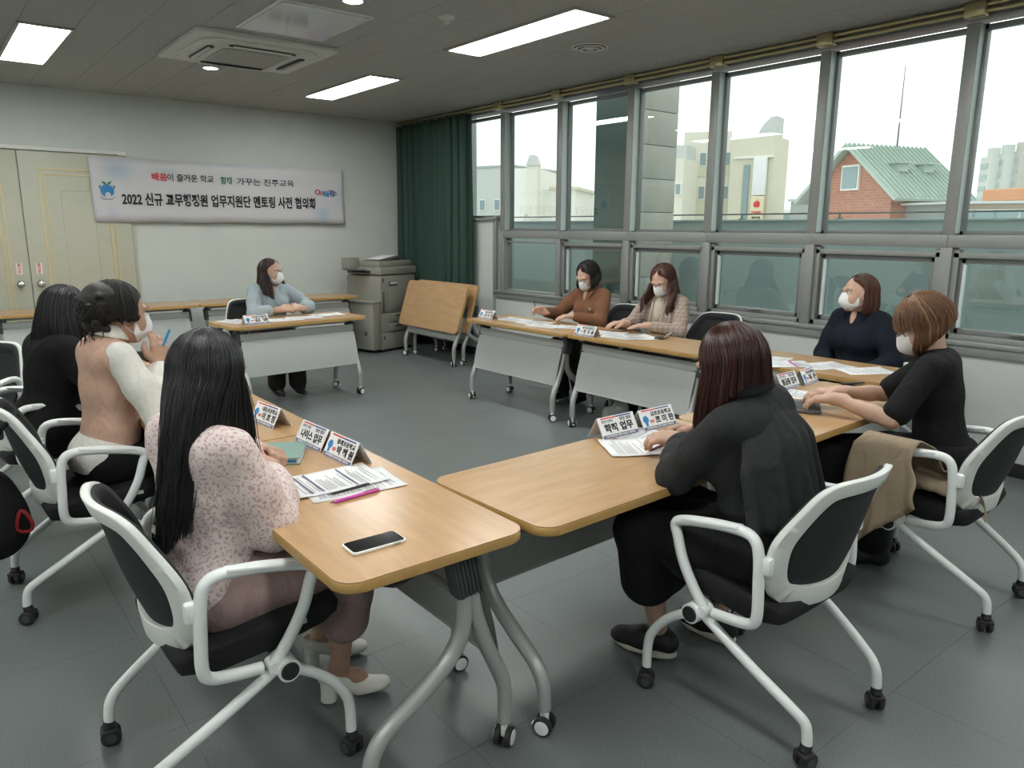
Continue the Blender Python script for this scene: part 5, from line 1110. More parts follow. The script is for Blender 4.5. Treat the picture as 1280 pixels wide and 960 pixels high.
def do_hair(A, S, seed=0):
    """S: m, length(phi)->metres below ear line, spread, face (half angle of the open face), part, wave, strands, bob"""
    hp, J, t = A['hp'], A['J'], A['t']; r = np.random.RandomState(seed+11); m = S['m']; face = math.radians(S.get('face', 62)); lenf = S['len']; wave = S.get('wave', 0); puff = S.get('puff', 1.0); outw = S.get('out', (0, 0)); wf = S.get('wavef', 18)
    H0 = hp(0, 0, 0); RR = [.112*puff, .090*puff, .108*puff]
    drift = V(S.get('drift', (0, 0, 0))); Rh_ = A['Rz']
    def path(phi, n_=30, dr=0, Lm=1, ph=0, top_el=86):
        el0 = math.radians(top_el); el1 = math.radians(-8); pts = []
        cf = max(0, math.cos(phi))   # near the face
        for q in np.linspace(0, 1, 16):
            el = el0+(el1-el0)*q; ce, se = math.cos(el), math.sin(el)
            px = -.018+(RR[0]+dr)*ce*math.cos(phi)*(1-.10*cf); py = (RR[1]+dr)*ce*math.sin(phi); pz = .022+(RR[2]+dr)*se
            pts.append(hp(px, py, pz))
        pts = pts; L = lenf(phi)*Lm; last = pts[-1]; H1 = hp(-.018, 0, 0); o = (last-H1)*V(1, 1, 0); o = o/(np.linalg.norm(o)+1e-9)
        if L > 0:
            aa = abs(((phi+PI) % (2*PI))-PI); sp_ = S.get('split'); ex = np.zeros(3)
            if sp_:
                bk = 1/(1+math.exp(-(aa-sp_[0])/.06)); ex = Rh_ @ V(-sp_[1]*bk+sp_[2]*(1-bk), -math.sin(phi)*sp_[3]*bk-math.sin(phi)*sp_[4]*(1-bk), 0)
            for q in np.linspace(.06, 1, 18):
                sft = outw[0]*math.sin(min(1, q*L/.16)*PI/2)+outw[1]*q*L; 
                if S.get('curl'): sft += -S['curl']*max(0, q-.5)**2*.25
                pts.append(last+V(0, 0, -1)*q*L+o*(sft+dr*.2)+drift*q*L+ex*(q*L)**.8+o*wave*math.sin(q*L*wf+ph)*min(1, q*2)+np.cross(o, V(0, 0, 1))*wave*math.cos(q*L*wf*.8+ph)*min(1, q*2))
        else:
            k_ = max(3, int(16*(1+L*6))); pts = pts[:k_]
        pts = np.array(pts); d = np.r_[0, np.cumsum(np.linalg.norm(np.diff(pts, axis=0), axis=1))]; u = np.linspace(0, d[-1], n_); return np.stack([np.interp(u, d, pts[:, c]) for c in range(3)], 1)
    nphi = S.get('nphi', 130); phis = np.linspace(face, 2*PI-face, nphi); n_ = 34
    streak = np.convolve(r.normal(size=nphi+8), np.ones(3)/3, 'same')[4:-4]*.0045; lenj = 1+r.uniform(-.06, .02, nphi)*S.get('jag', 1)
    clump = np.convolve(r.uniform(0, 6.28, nphi+40), np.ones(15)/15, 'same')[20:-20]
    ph = np.cumsum(r.uniform(0, .25, nphi))*S.get('wild', .6)
    outer = [path(p, n_, streak[i], lenj[i], ph[i]) for i, p in enumerate(phis)]; inner = [path(p, n_, -.016, lenj[i]*.985, ph[i]) for i, p in enumerate(phis)]
    O = np.array(outer); I = np.array(inner); g_ = np.concatenate([O, I[::-1]], 0); nn = len(g_)
    Pq = g_.reshape(-1, 3); i = np.arange(nn)[:, None]*n_; j = np.arange(n_-1)[None]; i2 = ((np.arange(nn)+1) % nn)[:, None]*n_
    F = np.stack([i+j, i2+j, i2+j+1, i+j+1], -1).reshape(-1, 4)
    # close the ends between outer and inner sheets
    e = [];
    for q in range(nphi-1): e.append((q*n_+n_-1, (q+1)*n_+n_-1, (nn-2-q)*n_+n_-1, (nn-1-q)*n_+n_-1))
    F = np.concatenate([F, np.array(e)]); hair = link('hair', np_mesh('hair', (Pq, F[:, ::-1]), m), t); A['hair'] = hair
    paths = []
    for q in range(S.get('strands', 500)):
        p = r.uniform(face-.05, 2*PI-face+.05); P = path(p, 22, r.uniform(-.004, .0045), 1+r.uniform(-.25, .05), np.interp(p, phis, ph)+r.uniform(-.3, .3), r.uniform(70, 88)); off = r.normal(size=3)*.004; P = P+np.linspace(0, 1, 22)[:, None]**2*off; paths.append(P)
    for q in range(S.get('fly', 12)):
        p = r.uniform(face, 2*PI-face); P = path(p, 22, r.uniform(.003, .006), 1+r.uniform(-.3, .05), r.uniform(0, 6), 80); paths.append(P+np.linspace(0, 1, 22)[:, None]**2*r.normal(size=3)*.012)
    if S.get('bangs'):
        for q in range(S['bangs']):
            p = r.uniform(-face*.95, face*.95); pts = []
            for el in np.linspace(80, S.get('bang_el', 12), 14): el_ = math.radians(el); pts.append(hp(-.018+(RR[0]+.003)*math.cos(el_)*math.cos(p), (RR[1]+.002)*math.cos(el_)*math.sin(p), .022+RR[2]*math.sin(el_)))
            paths.append(np.array(pts))
    else:   # hair swept from a parting across the forehead edge
        pa = S.get('part', .2)
        for q in range(S.get('sweep', 220)):
            sd = 1 if r.rand() < .5+pa*.5 else -1; a0 = r.uniform(0, 1); pts = []
            ph0 = sd*face*(.15+.85*a0)
            for v in np.linspace(0, 1, 16):
                el_ = math.radians(82-(82+5)*v**1.1); pp = ph0*(.15+.85*min(1, v*1.25))+sd*face*.55*(v**2.2)*(1-a0); pp = max(min(pp, face*1.15), -face*1.15) if v < .55 else sd*(abs(pp)+(face*1.04-abs(pp))*min(1, (v-.55)/.25) if abs(pp) < face else abs(pp))
                pts.append(hp(-.018+(RR[0]+.002)*math.cos(el_)*math.cos(pp)*(1-.10*max(0, math.cos(pp))), (RR[1]+.003)*math.cos(el_)*math.sin(pp), .022+(RR[2]+.001)*math.sin(el_)))
            paths.append(np.array(pts))
        # solid under-layer for the swept front
        rows = []
        for sd in (-1, 1):
            G_ = [[tuple(hp(-.018+(RR[0]-.002)*math.cos(e_)*math.cos(p_)*(1-.10*max(0, math.cos(p_))), (RR[1])*math.cos(e_)*math.sin(p_), .022+RR[2]*math.sin(e_))) for e_ in np.radians(np.linspace(88, lo_, 8))] for p_, lo_ in [(sd*face*(1.05-.95*k/6), -5+52*(k/6)**.6) for k in range(7)]]
            b = B(); b.grid(G_); o = link('hair_front', b.mesh('hair_front', m, angle=180), hair); md = o.modifiers.new('t', 'SOLIDIFY'); md.thickness = .006
    st = link('hair_strands', tubes_mesh('hair_strands', paths, m, S.get('w', .0019)), hair); st['kind'] = 'stuff'
# ---- lengths
def Lc(back, sidel, frontl):
    def f(p):
        a = abs(((p+PI) % (2*PI))-PI); return float(np.interp(a, [.9, 1.3, 1.9, 2.6, PI], [frontl, sidel, (sidel+back)/2, back, back]))
    return f
M['hblack'] = hairmat('black_hair', (.004, .004, .0045), (.022, .022, .025), .32); M['hbrown'] = hairmat('dark_brown_hair', (.012, .006, .005), (.045, .022, .016), .35); M['hwavy'] = hairmat('chestnut_hair', (.035, .014, .010), (.13, .055, .038), .4)
M['hauburn'] = hairmat('auburn_hair', (.012, .004, .003), (.085, .022, .014), .3); M['hlight'] = hairmat('golden_brown_hair', (.12, .055, .026), (.32, .165, .08), .38); M['hdark2'] = hairmat('soft_black_hair', (.005, .004, .0035), (.022, .017, .014), .6); M['hc3'] = hairmat('brown_hair', (.04, .015, .010), (.14, .06, .038), .38)
def cloth(name, c, rough=.9, noise=.05, bump=.35, bs=600, ns=60, wr=.55, ws=11):
    m = mat(name, c, rough, noise=noise, nscale=ns, bump=bump, bscale=bs, spec=.25); n = m.node_tree; bp0 = [q for q in n.nodes if q.type == 'BUMP'][0]
    tc = nd(m, 'ShaderNodeTexCoord'); mp = nd(m, 'ShaderNodeMapping'); mp.inputs['Rotation'].default_value = (.5, .4, .2); mp.inputs['Scale'].default_value = (1, 1, .55); nz = nd(m, 'ShaderNodeTexNoise'); nz.inputs['Scale'].default_value = ws; nz.inputs['Detail'].default_value = 3; nz.inputs['Distortion'].default_value = 1.8
    bp = nd(m, 'ShaderNodeBump'); bp.inputs['Strength'].default_value = wr; bp.inputs['Distance'].default_value = .022
    n.links.new(tc.outputs['Object'], mp.inputs[0]); n.links.new(mp.outputs[0], nz.inputs[0]); n.links.new(nz.outputs['Fac'], bp.inputs['Height']); n.links.new(bp.outputs[0], bp0.inputs['Normal']); return m
M['black_cloth'] = cloth('black_cloth', (.010, .010, .011)); M['black2'] = cloth('black_knit', (.006, .006, .0065)); M['charcoal'] = cloth('charcoal_cotton', (.027, .028, .030)); M['navyblk'] = cloth('navy_black_cloth', (.009, .012, .022)); M['vest'] = cloth('pink_knit_vest', (.56, .36, .275), bump=.8, bs=350); M['whitesh'] = cloth('white_blouse', (.68, .67, .62)); M['bluesh'] = cloth('pale_blue_shirt', (.34, .40, .43), noise=.08, ns=200)
M['brownsh'] = cloth('brown_shirt', (.19, .088, .050)); M['pinkpants'] = cloth('dusty_pink_trousers', (.34, .235, .225)); M['brownpants'] = cloth('dark_brown_trousers', (.03, .022, .02)); M['coat'] = cloth('beige_coat', (.30, .235, .165), noise=.08, ns=8); M['cream'] = cloth('cream_knit', (.60, .54, .44)); M['shoew'] = mat('white_shoe_leather', (.68, .67, .62), .4); M['shoeb'] = mat('black_shoe', (.008, .008, .009), .5); M['solew'] = mat('cream_rubber_sole', (.62, .60, .50), .6)
# floral blouse: small irregular blots
fb = cloth('floral_blouse', (.66, .57, .55)); n = fb.node_tree; vo = nd(fb, 'ShaderNodeTexVoronoi'); vo.inputs['Scale'].default_value = 92; vo.inputs['Randomness'].default_value = .8
tcn = nd(fb, 'ShaderNodeTexCoord'); n2 = nd(fb, 'ShaderNodeTexNoise'); n2.inputs['Scale'].default_value = 60; mxv = nd(fb, 'ShaderNodeMix'); mxv.data_type = 'VECTOR'; mxv.inputs['Factor'].default_value = .025
n.links.new(tcn.outputs['Object'], n2.inputs[0]); n.links.new(tcn.outputs['Object'], mxv.inputs['A']); n.links.new(n2.outputs['Color'], mxv.inputs['B']); n.links.new(mxv.outputs['Result'], vo.inputs['Vector'])
cr = nd(fb, 'ShaderNodeValToRGB'); cr.color_ramp.elements[0].position = .34; cr.color_ramp.elements[0].color = (.50, .35, .35, 1); cr.color_ramp.elements[1].position = .44; cr.color_ramp.elements[1].color = (.70, .60, .575, 1)
n.links.new(vo.outputs['Distance'], cr.inputs[0]); n.links.new(cr.outputs[0], n.nodes['Principled BSDF'].inputs['Base Color']); M['floral'] = fb
# plaid jacket
pj = cloth('beige_plaid_jacket', (.42, .34, .29)); n = pj.node_tree; tcn = nd(pj, 'ShaderNodeTexCoord'); fac = None
for dr_ in ('Z', 'Y'):
    wv = nd(pj, 'ShaderNodeTexWave'); wv.bands_direction = dr_; wv.inputs['Scale'].default_value = 11; wv.inputs['Distortion'].default_value = .6; n.links.new(tcn.outputs['Object'], wv.inputs[0]); mr = nd(pj, 'ShaderNodeMapRange'); mr.inputs[1].default_value = .8; mr.inputs[2].default_value = .95; mr.inputs[4].default_value = .45; n.links.new(wv.outputs['Fac'], mr.inputs[0])
    if fac is None: fac = mr.outputs[0]
    else: ad = nd(pj, 'ShaderNodeMath'); ad.operation = 'ADD'; n.links.new(fac, ad.inputs[0]); n.links.new(mr.outputs[0], ad.inputs[1]); fac = ad.outputs[0]
mx = nd(pj, 'ShaderNodeMix'); mx.data_type = 'RGBA'; mx.inputs['A'].default_value = (.42, .34, .29, 1); mx.inputs['B'].default_value = (.24, .15, .13, 1); n.links.new(fac, mx.inputs['Factor']); n.links.new(mx.outputs['Result'], n.nodes['Principled BSDF'].inputs['Base Color']); M['plaid'] = pj
def W2L(x, y, deg):
    a = math.radians(deg)
    def f(X, Y, Z): dx, dy = X-x, Y-y; return (dx*math.cos(a)+dy*math.sin(a), -dx*math.sin(a)+dy*math.cos(a), Z)
    def d(X, Y, Z): return (X*math.cos(a)+Y*math.sin(a), -X*math.sin(a)+Y*math.cos(a), Z)
    f.d = d; return f
def lanyard(m, pts_r):
    def go(A):
        J, hp, up = A['J'], A['hp'], A['up']; b = B()
        for q in (1, -1):
            P = [J['neck']+V(-.045, q*.02, .03), J['neck']+V(-.01, q*.062, .015), up((.10, q*.07, .40)), up((.155, q*.05, .30)), up((.155, q*.012, .18))]
            b.tube([tuple(p) for p in P], .010, 6, flat=.25)
        link('lanyard', b.mesh('lanyard', m), A['t'])
    return go
M['yellow'] = mat('yellow_ribbon', (.70, .60, .06), .6); M['limes'] = mat('pale_green_ribbon', (.35, .48, .20), .6)
# 1 -- floral blouse, long black hair
L = W2L(.53, 2.04, 14)
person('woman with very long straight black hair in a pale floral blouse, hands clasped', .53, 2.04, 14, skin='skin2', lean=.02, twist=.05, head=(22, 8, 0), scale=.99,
    wr=L(.75, 2.13, .775), wl=L(.82, 2.37, .775), polR=L.d(-.12, -1, -.85), polL=L.d(-.2, .8, -1),
    hands=dict(R=dict(dir=L.d(.35, .75, .15), palm=L.d(-.25, .3, -.7), curl=.85, spread=.25), L=dict(dir=L.d(.25, -.75, .1), palm=L.d(-.3, -.3, -.6), curl=.95, spread=.25)),
    knees=(L(.93, 2.19, .50), L(.925, 1.96, .50)), ankles=(L(.955, 2.26, .12), L(.915, 2.03, .12)), ankle_r=.033,
    bottoms=[pants('trousers', 'pinkpants', length=.52, r=(.108, .094, .082, .080, .078), fold=.004)],
    tops=[top('blouse', 'floral', off=.014, sleeve=.93, sl_r=(.058, .070, .038), puff=.078, hem=.50, fold=.008, sc=48, flare=-.015, collar=(.067, .04, 'floral'), seed=3, h=.0075)],
    shoes=shoe('heel', 'shoew', yaw=(math.radians(-24), math.radians(-30))), footyaw=(math.radians(-24), math.radians(-30)),
    hair=dict(m=M['hblack'], len=Lc(.42, .36, .20), face=74, puff=1.02, out=(.010, .02), strands=1500, w=.0019, jag=2.5, nphi=200, fly=40, wave=.004, wild=1.0, part=.1, split=(1.42, .20, .11, .18, .0)), seed=1)
# 2 -- pink knit vest
L = W2L(.535, 3.41, 4)
def vestfn(A): pass
def bun(A):
    hp = A['hp']; f = Field(); r = np.random.RandomState(4)
    f.ell(hp(-.092, 0, .03), V(.055, .078, .064), A['Rl'], .03); f.ell(hp(-.06, 0, .075), V(.075, .08, .055), A['Rl'], .04); f.ell(hp(-.10, 0, -.035), V(.04, .05, .035), A['Rl'], .03)
    for k in range(60): a, b_ = r.uniform(0, 6.28), r.uniform(-1, 1); f.ell(hp(-.080+.060*math.cos(a)*.8, .080*b_, .02+.070*math.sin(a)), V(.013, .013, .013), k=.010)
    PF = f.mesh(.0055, disp=folds(.004, 120, 5)); o = link('hair_bun', np_mesh('hair_bun', PF, M['hdark2']), A['hair']); paths = []
    for k in range(1100):
        c = V(hp(-.09, 0, .02)); a = r.uniform(0, 6.28); R_ = r.uniform(.05, .084); ax = nrm(r.normal(size=3)*V(1, .5, 1)); u = nrm(np.cross(ax, V(.3, 1, .2))); v = np.cross(ax, u); T_ = np.linspace(a, a+r.uniform(1.2, 2.6), 14)
        paths.append(c+(np.cos(T_)[:, None]*u*R_+np.sin(T_)[:, None]*v*R_*1.0)*V(.85, 1.15, .95))
    for k in range(26):
        p = V(hp(-.10+r.uniform(-.02, .03), r.uniform(-.07, .07), -.05)); T_ = np.linspace(0, 1, 14)[:, None]; paths.append(p+T_*V(-.01, r.uniform(-.03, .03), -r.uniform(.05, .13))+np.sin(T_*14+k)*V(.008, .008, 0)*T_)
    st = link('bun_strands', tubes_mesh('bun_strands', paths, M['hdark2'], .0024), A['hair']); st['kind'] = 'stuff'
    b = B(); b.ball(tuple(V(hp(-.135, -.045, .045))), (.010, .016, .008), 2); link('hair_clip', b.mesh('hair_clip', 'copier'), A['hair'])
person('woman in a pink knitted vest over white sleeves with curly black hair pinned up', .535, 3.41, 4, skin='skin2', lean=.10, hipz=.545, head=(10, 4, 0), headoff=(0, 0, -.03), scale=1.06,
    wr=L(.755, 3.335, .925), wl=L(.80, 3.58, .775), polR=L.d(.25, -.5, -1), polL=L.d(-.2, .8, -1),
    hands=dict(R=dict(dir=L.d(.12, .1, 1), palm=L.d(-.2, 1, .1), curl=[.35, .5, .8, .9], thumb=.6), L=dict(dir=L.d(.5, -.6, 0), palm=L.d(0, 0, -1), curl=.3)),
    knees=(L(.93, 3.52, .51), L(.93, 3.32, .51)), ankles=(L(.90, 3.5, .085), L(.88, 3.30, .085)),
    bottoms=[pants('trousers', 'black_cloth', length=.9)],
    tops=[top('blouse', 'whitesh', off=.010, sleeve=.97, sl_r=(.060, .060, .036), puff=.058, hem=.52, flare=-.02, fold=.007, collar=(.066, .04, 'whitesh'), seed=5), top('vest', 'vest', off=.022, sleeveless=True, hem=.565, fold=.004, seed=6)],
    shoes=shoe('flat', 'shoeb'), hair=dict(m=M['hdark2'], len=lambda p: .03, face=68, puff=1.03, strands=900, fly=60, nphi=150, part=.3, wave=.009, wavef=70, wild=2.2, curl=.6, w=.0021), extras=[bun, lanyard('yellow', 0)], seed=2)
pen((.752, 3.37), (.80, 3.30), .93, 'sky blue pen held upright by the woman in the pink vest', 'bluepl', .0055, zc=1.075)
# 3 -- all black, long hair, far left
L = W2L(.41, 4.20, 14)
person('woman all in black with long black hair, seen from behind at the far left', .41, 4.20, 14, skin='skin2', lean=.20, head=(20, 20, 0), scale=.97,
    wr=L(.80, 4.12, .775), wl=L(.82, 4.36, .775), knees=(L(.85, 4.35, .50), L(.85, 4.12, .50)), ankles=(L(.86, 4.35, .085), L(.84, 4.12, .085)),
    bottoms=[pants('trousers', 'black_cloth', length=.95)], tops=[top('sweater', 'black2', off=.034, sleeve=.95, sl_r=(.070, .064, .05), hem=.44, fold=.008, flare=.02, seed=7, h=.010)], shoes=shoe('flat', 'shoeb'),
    hair=dict(m=M['hblack'], len=Lc(.20, .17, .15), face=58, puff=1.06, out=(.02, .10), strands=700, nphi=130, fly=15), seed=3)
def open_neck(m, skin='skinp', deep=1.0):
  def vneck(A):
      up = A['up']; f = Field(); f.ell(up((.078, 0, .415)), V(.030, .022, .085*deep), A['Rl'], .02); PF = f.mesh(.006); o = link('open_neckline', np_mesh('open_neckline', PF, skin), A['t']); o['label'] = 'bare skin in the open V neckline'
      b = B()
      for q in (1, -1): b.grid([[tuple(up((.075+.045*v+.006, q*(.068-.060*v)+q*.030*u*(1-v), .478-.145*v+.0*u))) for u in (0, .5, 1)] for v in np.linspace(0, 1, 8)])
      o = link('lapel', b.mesh('lapel', m, angle=180), A['t']); md = o.modifiers.new('t', 'SOLIDIFY'); md.thickness = .006
  return vneck
# 4 -- far end, pale blue shirt, facing the camera
L = W2L(2.55, 6.88, -88)
def wristwatch(k, m='blackpl'):
    def go(A):
        J = A['J']; w_, e_ = J['w'+k], J['e'+k]; d = nrm(e_-w_); c = w_+d*.022; u = nrm(np.cross(d, V(0, 0, 1))); v = np.cross(d, u); b = B(); b.tube([tuple(c+(u*math.cos(a)+v*math.sin(a))*.0255) for a in np.linspace(0, 2*PI, 16, endpoint=False)], .006, 8, closed=True, smooth=0)
        o = link('watch', b.mesh('watch', m), A['t']); b = B(); b.box(tuple(c+V(0, 0, .027)), (.03, .036, .008), .003); link('watch_face', b.mesh('watch_face', 'iris'), o)
    return go
person('woman in a pale blue shirt with long dark hair at the far table, hands clasped', 2.55, 6.88, -88, skin='skin', lean=.12, head=(36, 0, 0), scale=.98,
    wr=L(2.53, 6.54, .775), wl=L(2.74, 6.56, .775), polR=L.d(-1.2, .1, -.8), polL=L.d(1.2, .1, -.8), hands=dict(R=dict(dir=L.d(.9, -.1, .05), palm=L.d(.1, .6, -.6), curl=.6, spread=.2), L=dict(dir=L.d(-.9, -.15, .1), palm=L.d(0, .6, -.6), curl=.8, spread=.2)),
    knees=(L(2.62, 6.46, .50), L(2.44, 6.46, .50)), ankles=(L(2.60, 6.40, .10), L(2.42, 6.44, .10)), bottoms=[pants('trousers', 'brownpants', length=.93, r=(.105, .092, .080, .078, .078))],
    tops=[top('shirt', 'bluesh', off=.028, sleeve=.76, sl_r=(.066, .066, .058), puff=.062, hem=.50, fold=.009, collar=(.070, .055, 'bluesh'), seed=9, cuff=.058)], shoes=shoe('flat', 'shoeb'),
    hair=dict(m=hairmat('espresso_hair', (.010, .005, .004), (.05, .022, .017), .35), len=Lc(.17, .25, .26), face=78, puff=.99, out=(.002, .05), curl=.10, strands=600, part=-.1, wave=.004, split=(1.95, 0, .30, 0, -.15)), extras=[wristwatch('L'), lanyard('limes', 0), open_neck('bluesh', 'skin', .8)], seed=4)
# 5 -- brown shirt by the windows
L = W2L(4.70, 4.72, 184)
def brooch(A):
    up = A['up']; b = B()
    for k in range(5): a = k*1.256; b.ball(tuple(up((.145, .095+.010*math.cos(a), .335+.010*math.sin(a)))), .007, 1)
    link('flower_brooch', b.mesh('flower_brooch', 'cream'), A['t'])
person('woman in a brown shirt with a dark bob and glasses, writing by the windows', 4.70, 4.72, 184, skin='skinp', lean=.14, head=(-2, 30, 0), scale=.99, glasses=True,
    wr=L(4.28, 4.93, .785), wl=L(4.33, 4.62, .775), polR=L.d(.2, .9, -1), polL=L.d(.2, -.9, -1), hands=dict(R=dict(dir=L.d(-.9, .35, .25), palm=L.d(-.1, -.6, -.5), curl=[.6, .7, .9, 1], thumb=.8), L=dict(dir=L.d(-.8, .3, 0), palm=(0, 0, -1), curl=.3)),
    knees=(L(4.30, 4.60, .50), L(4.30, 4.80, .50)), ankles=(L(4.42, 4.60, .085), L(4.42, 4.82, .085)), bottoms=[pants('trousers', 'brownpants', length=.95)],
    tops=[top('shirt', 'brownsh', off=.022, sleeve=.93, sl_r=(.062, .060, .045), hem=.46, fold=.009, collar=(.070, .055, 'brownsh'), seed=11)], shoes=shoe('flat', 'shoeb'),
    hair=dict(m=M['hdark2'], len=Lc(.085, .10, .095), face=60, puff=1.02, out=(.012, .15), curl=.3, strands=450, nphi=110), extras=[brooch, open_neck('brownsh', 'skinp', .7)], seed=5)
pen((4.235, 5.0), (4.19, 4.97), .80, 'pen in the right hand of the woman in brown', 'greypl', .004, zc=.875)
def handbag(x, y):
    pass
# 6 -- plaid jacket
L = W2L(4.74, 3.90, 182)
def trim(A):
    up = A['up']; r = random.Random(3); b = B()
    for q in (1, -1): b.tube([tuple(up((.085+.082*math.sin(v*PI*.62)+.004*r.random(), q*(.062-.012*v+.004*r.random()), .44-.26*v))) for v in np.linspace(0, 1, 16)], .007, 6)
    link('frayed_trim', b.mesh('frayed_trim', 'cream'), A['t'])
def inner_top(A):
    up = A['up']; f = Field(); f.ell(up((.075, 0, .33)), V(.07, .062, .15), A['Rl'], .02); PF = f.mesh(.008); link('inner_top', np_mesh('inner_top', PF, 'cream'), A['t'])
person('woman in a beige plaid jacket with long wavy chestnut hair, reading at the window tables', 4.74, 3.90, 182, skin='skinp', lean=.16, head=(6, 28, 0), scale=1.0,
    wr=L(4.32, 4.02, .775), wl=L(4.36, 3.80, .775), polR=L.d(.3, .9, -1), polL=L.d(.2, -1, -1), hands=dict(R=dict(dir=L.d(-.8, .35, .02), palm=(0, 0, -1), curl=.35), L=dict(dir=L.d(-.6, .55, 0), palm=(0, 0, -1), curl=.2)),
    knees=(L(4.32, 3.78, .50), L(4.32, 4.0, .50)), ankles=(L(4.42, 3.80, .085), L(4.42, 4.0, .085)), bottoms=[pants('trousers', 'brownpants', length=.95)],
    tops=[top('jacket', 'plaid', off=.022, sleeve=.92, sl_r=(.060, .058, .044), hem=.46, fold=.006, seed=13)], shoes=shoe('flat', 'shoeb'),
    hair=dict(m=M['hwavy'], len=Lc(.20, .24, .24), face=62, puff=1.02, out=(.006, .10), wave=.015, wavef=38, wild=1.4, strands=700, jag=2, part=.3, split=(1.9, 0, .22, 0, -.1)), extras=[inner_top, trim], seed=6)
# 7 -- navy black, right window table
L = W2L(4.80, 2.36, 172)
def chain(A):
    J, up = A['J'], A['up']; b = B(); b.tube([tuple(J['neck']+V(-.03, .045, .02)), tuple(J['neck']+V(.03, .045, .0)), tuple(up((.095, 0, .375))), tuple(J['neck']+V(.03, -.045, .0)), tuple(J['neck']+V(-.03, -.045, .02))], .0012, 5); link('necklace', b.mesh('necklace', 'gold'), A['t'])
    b = B(); b.ball(tuple(A['hp'](-.002, -.080, -.045)), .005, 1); link('earring', b.mesh('earring', 'chrome'), A['t'])
person('woman in a navy black shirt with brown shoulder-length hair, looking left by the windows', 4.80, 2.36, 172, skin='skinp', lean=.06, head=(-28, -2, 0), scale=.99,
    wr=L(4.56, 2.46, .60), wl=L(4.56, 2.26, .60), knees=(L(4.40, 2.26, .50), L(4.40, 2.48, .50)), ankles=(L(4.5, 2.26, .085), L(4.5, 2.48, .085)), bottoms=[pants('trousers', 'black_cloth', length=.95)],
    tops=[top('shirt', 'navyblk', off=.026, sleeve=.9, sl_r=(.064, .060, .046), hem=.46, fold=.009, seed=15)], shoes=shoe('flat', 'shoeb'),
    hair=dict(m=M['hc3'], len=Lc(.115, .13, .10), face=80, puff=1.0, out=(.006, .04), curl=.25, strands=500, part=.2), extras=[open_neck('navyblk'), chain], seed=7)
# 8 -- short-sleeved black top, golden brown bob
L = W2L(3.40, 1.25, 106)
person('woman in a black short-sleeved top with a golden brown bob, typing at the front table', 3.40, 1.25, 106, skin='skin', lean=.20, hipz=.525, head=(28, 30, 0), headoff=(0, 0, -.012), scale=1.01,
    wr=L(3.20, 1.66, .785), wl=L(3.055, 1.585, .785), polR=L.d(.8, .1, -1), polL=L.d(-.5, -.5, -.9), hands=dict(L=dict(dir=L.d(-.35, .85, -.08), palm=(0, 0, -1), curl=[.55, .6, .6, .55], spread=.8, thumb=.3), R=dict(dir=L.d(-.6, .75, -.05), palm=(0, 0, -1), curl=.4)),
    knees=(L(2.99, 1.57, .515), L(3.17, 1.66, .515)), ankles=(L(3.27, 1.44, .085), L(3.42, 1.50, .085)), bottoms=[pants('trousers', 'black_cloth', length=.92, r=(.105, .092, .078, .070, .06))],
    tops=[top('top', 'black_cloth', off=.016, sleeve=.42, sl_r=(.056, .058, .05), hem=.50, fold=.006, seed=17, neck_r=.06)], shoes=shoe('boot', 'shoeb', yaw=(.2, .2)),
    hair=dict(m=M['hlight'], len=Lc(.065, .105, .115), face=50, puff=1.07, out=(.014, .02), curl=.9, strands=900, nphi=150, fly=2, bangs=160, bang_el=0, w=.0020), seed=8)
# 9 -- charcoal cape-back jacket, straight auburn hair
L = W2L(1.985, 1.215, 97)
def capeback(A):
    up = A['up']; rows = []; n_ = 90
    for i in range(n_):
        u = -1+2*i/(n_-1); rr = []; th = u*1.25
        for v in np.linspace(0, 1, 22):
            wd_ = .120+.085*min(1, v*2.5)+.015*v; dp = .068+.068*math.sin(min(1, v*2.4)*PI/2)+.030*v
            pl = (.013*math.sin(u*15+.6)+.007*math.sin(u*29+1))*v-.040*math.exp(-((u+.35)/.05)**2)*max(0, min(1, (v-.25)*2))
            zz = .462-.335*v-.035*abs(u)**2*(1-v)+.012*math.sin(u*9)*v
            rr.append(tuple(up((-(dp+pl)*math.cos(th)**.7 if abs(th) < PI/2 else 0, (wd_+pl*.4)*math.sin(th)*1.05, zz))))
        rows.append(rr)
    b = B(); b.grid(rows); o = link('cape_back', b.mesh('cape_back', 'charcoal', angle=180), A['t']); md = o.modifiers.new('t', 'SOLIDIFY'); md.thickness = .004
person('woman in a black cape-backed jacket with straight auburn hair, writing at the front', 1.985, 1.215, 97, skin='skin', lean=.14, side=-.10, hipz=.53, head=(-14, 22, 0), headoff=(0, .02, -.035), scale=1.02,
    wr=L(2.15, 1.60, .785), wl=L(2.0, 1.565, .785), polR=L.d(.5, -.2, -1), polL=L.d(-1, -.2, -.8), hands=dict(R=dict(dir=L.d(-.5, .7, .1), palm=L.d(-.5, 0, -.7), curl=.7, thumb=.8), L=dict(dir=L.d(-.5, .8, .1), palm=L.d(.3, 0, -1), curl=.7)),
    knees=(L(1.79, 1.57, .515), L(2.14, 1.63, .50)), ankles=(L(1.93, 1.57, .080), L(2.19, 1.50, .080)), ankle_r=.034,
    bottoms=[skirt('culottes', 'black_cloth', hemz=.32)],
    tops=[top('jacket', 'charcoal', off=.021, sleeve=.93, sl_r=(.055, .060, .046), puff=.058, hem=.655, fold=.009, collar=(.076, .075, 'charcoal'), seed=19, h=.008)], shoes=shoe('sneaker', 'shoeb', 'solew', yaw=(math.radians(14), math.radians(-4))), footyaw=(math.radians(14), math.radians(-4)),
    hair=dict(m=M['hauburn'], len=Lc(.085, .19, .23), face=56, puff=.98, out=(.006, .04), strands=1300, nphi=180, fly=4, w=.0019), extras=[capeback], seed=9)
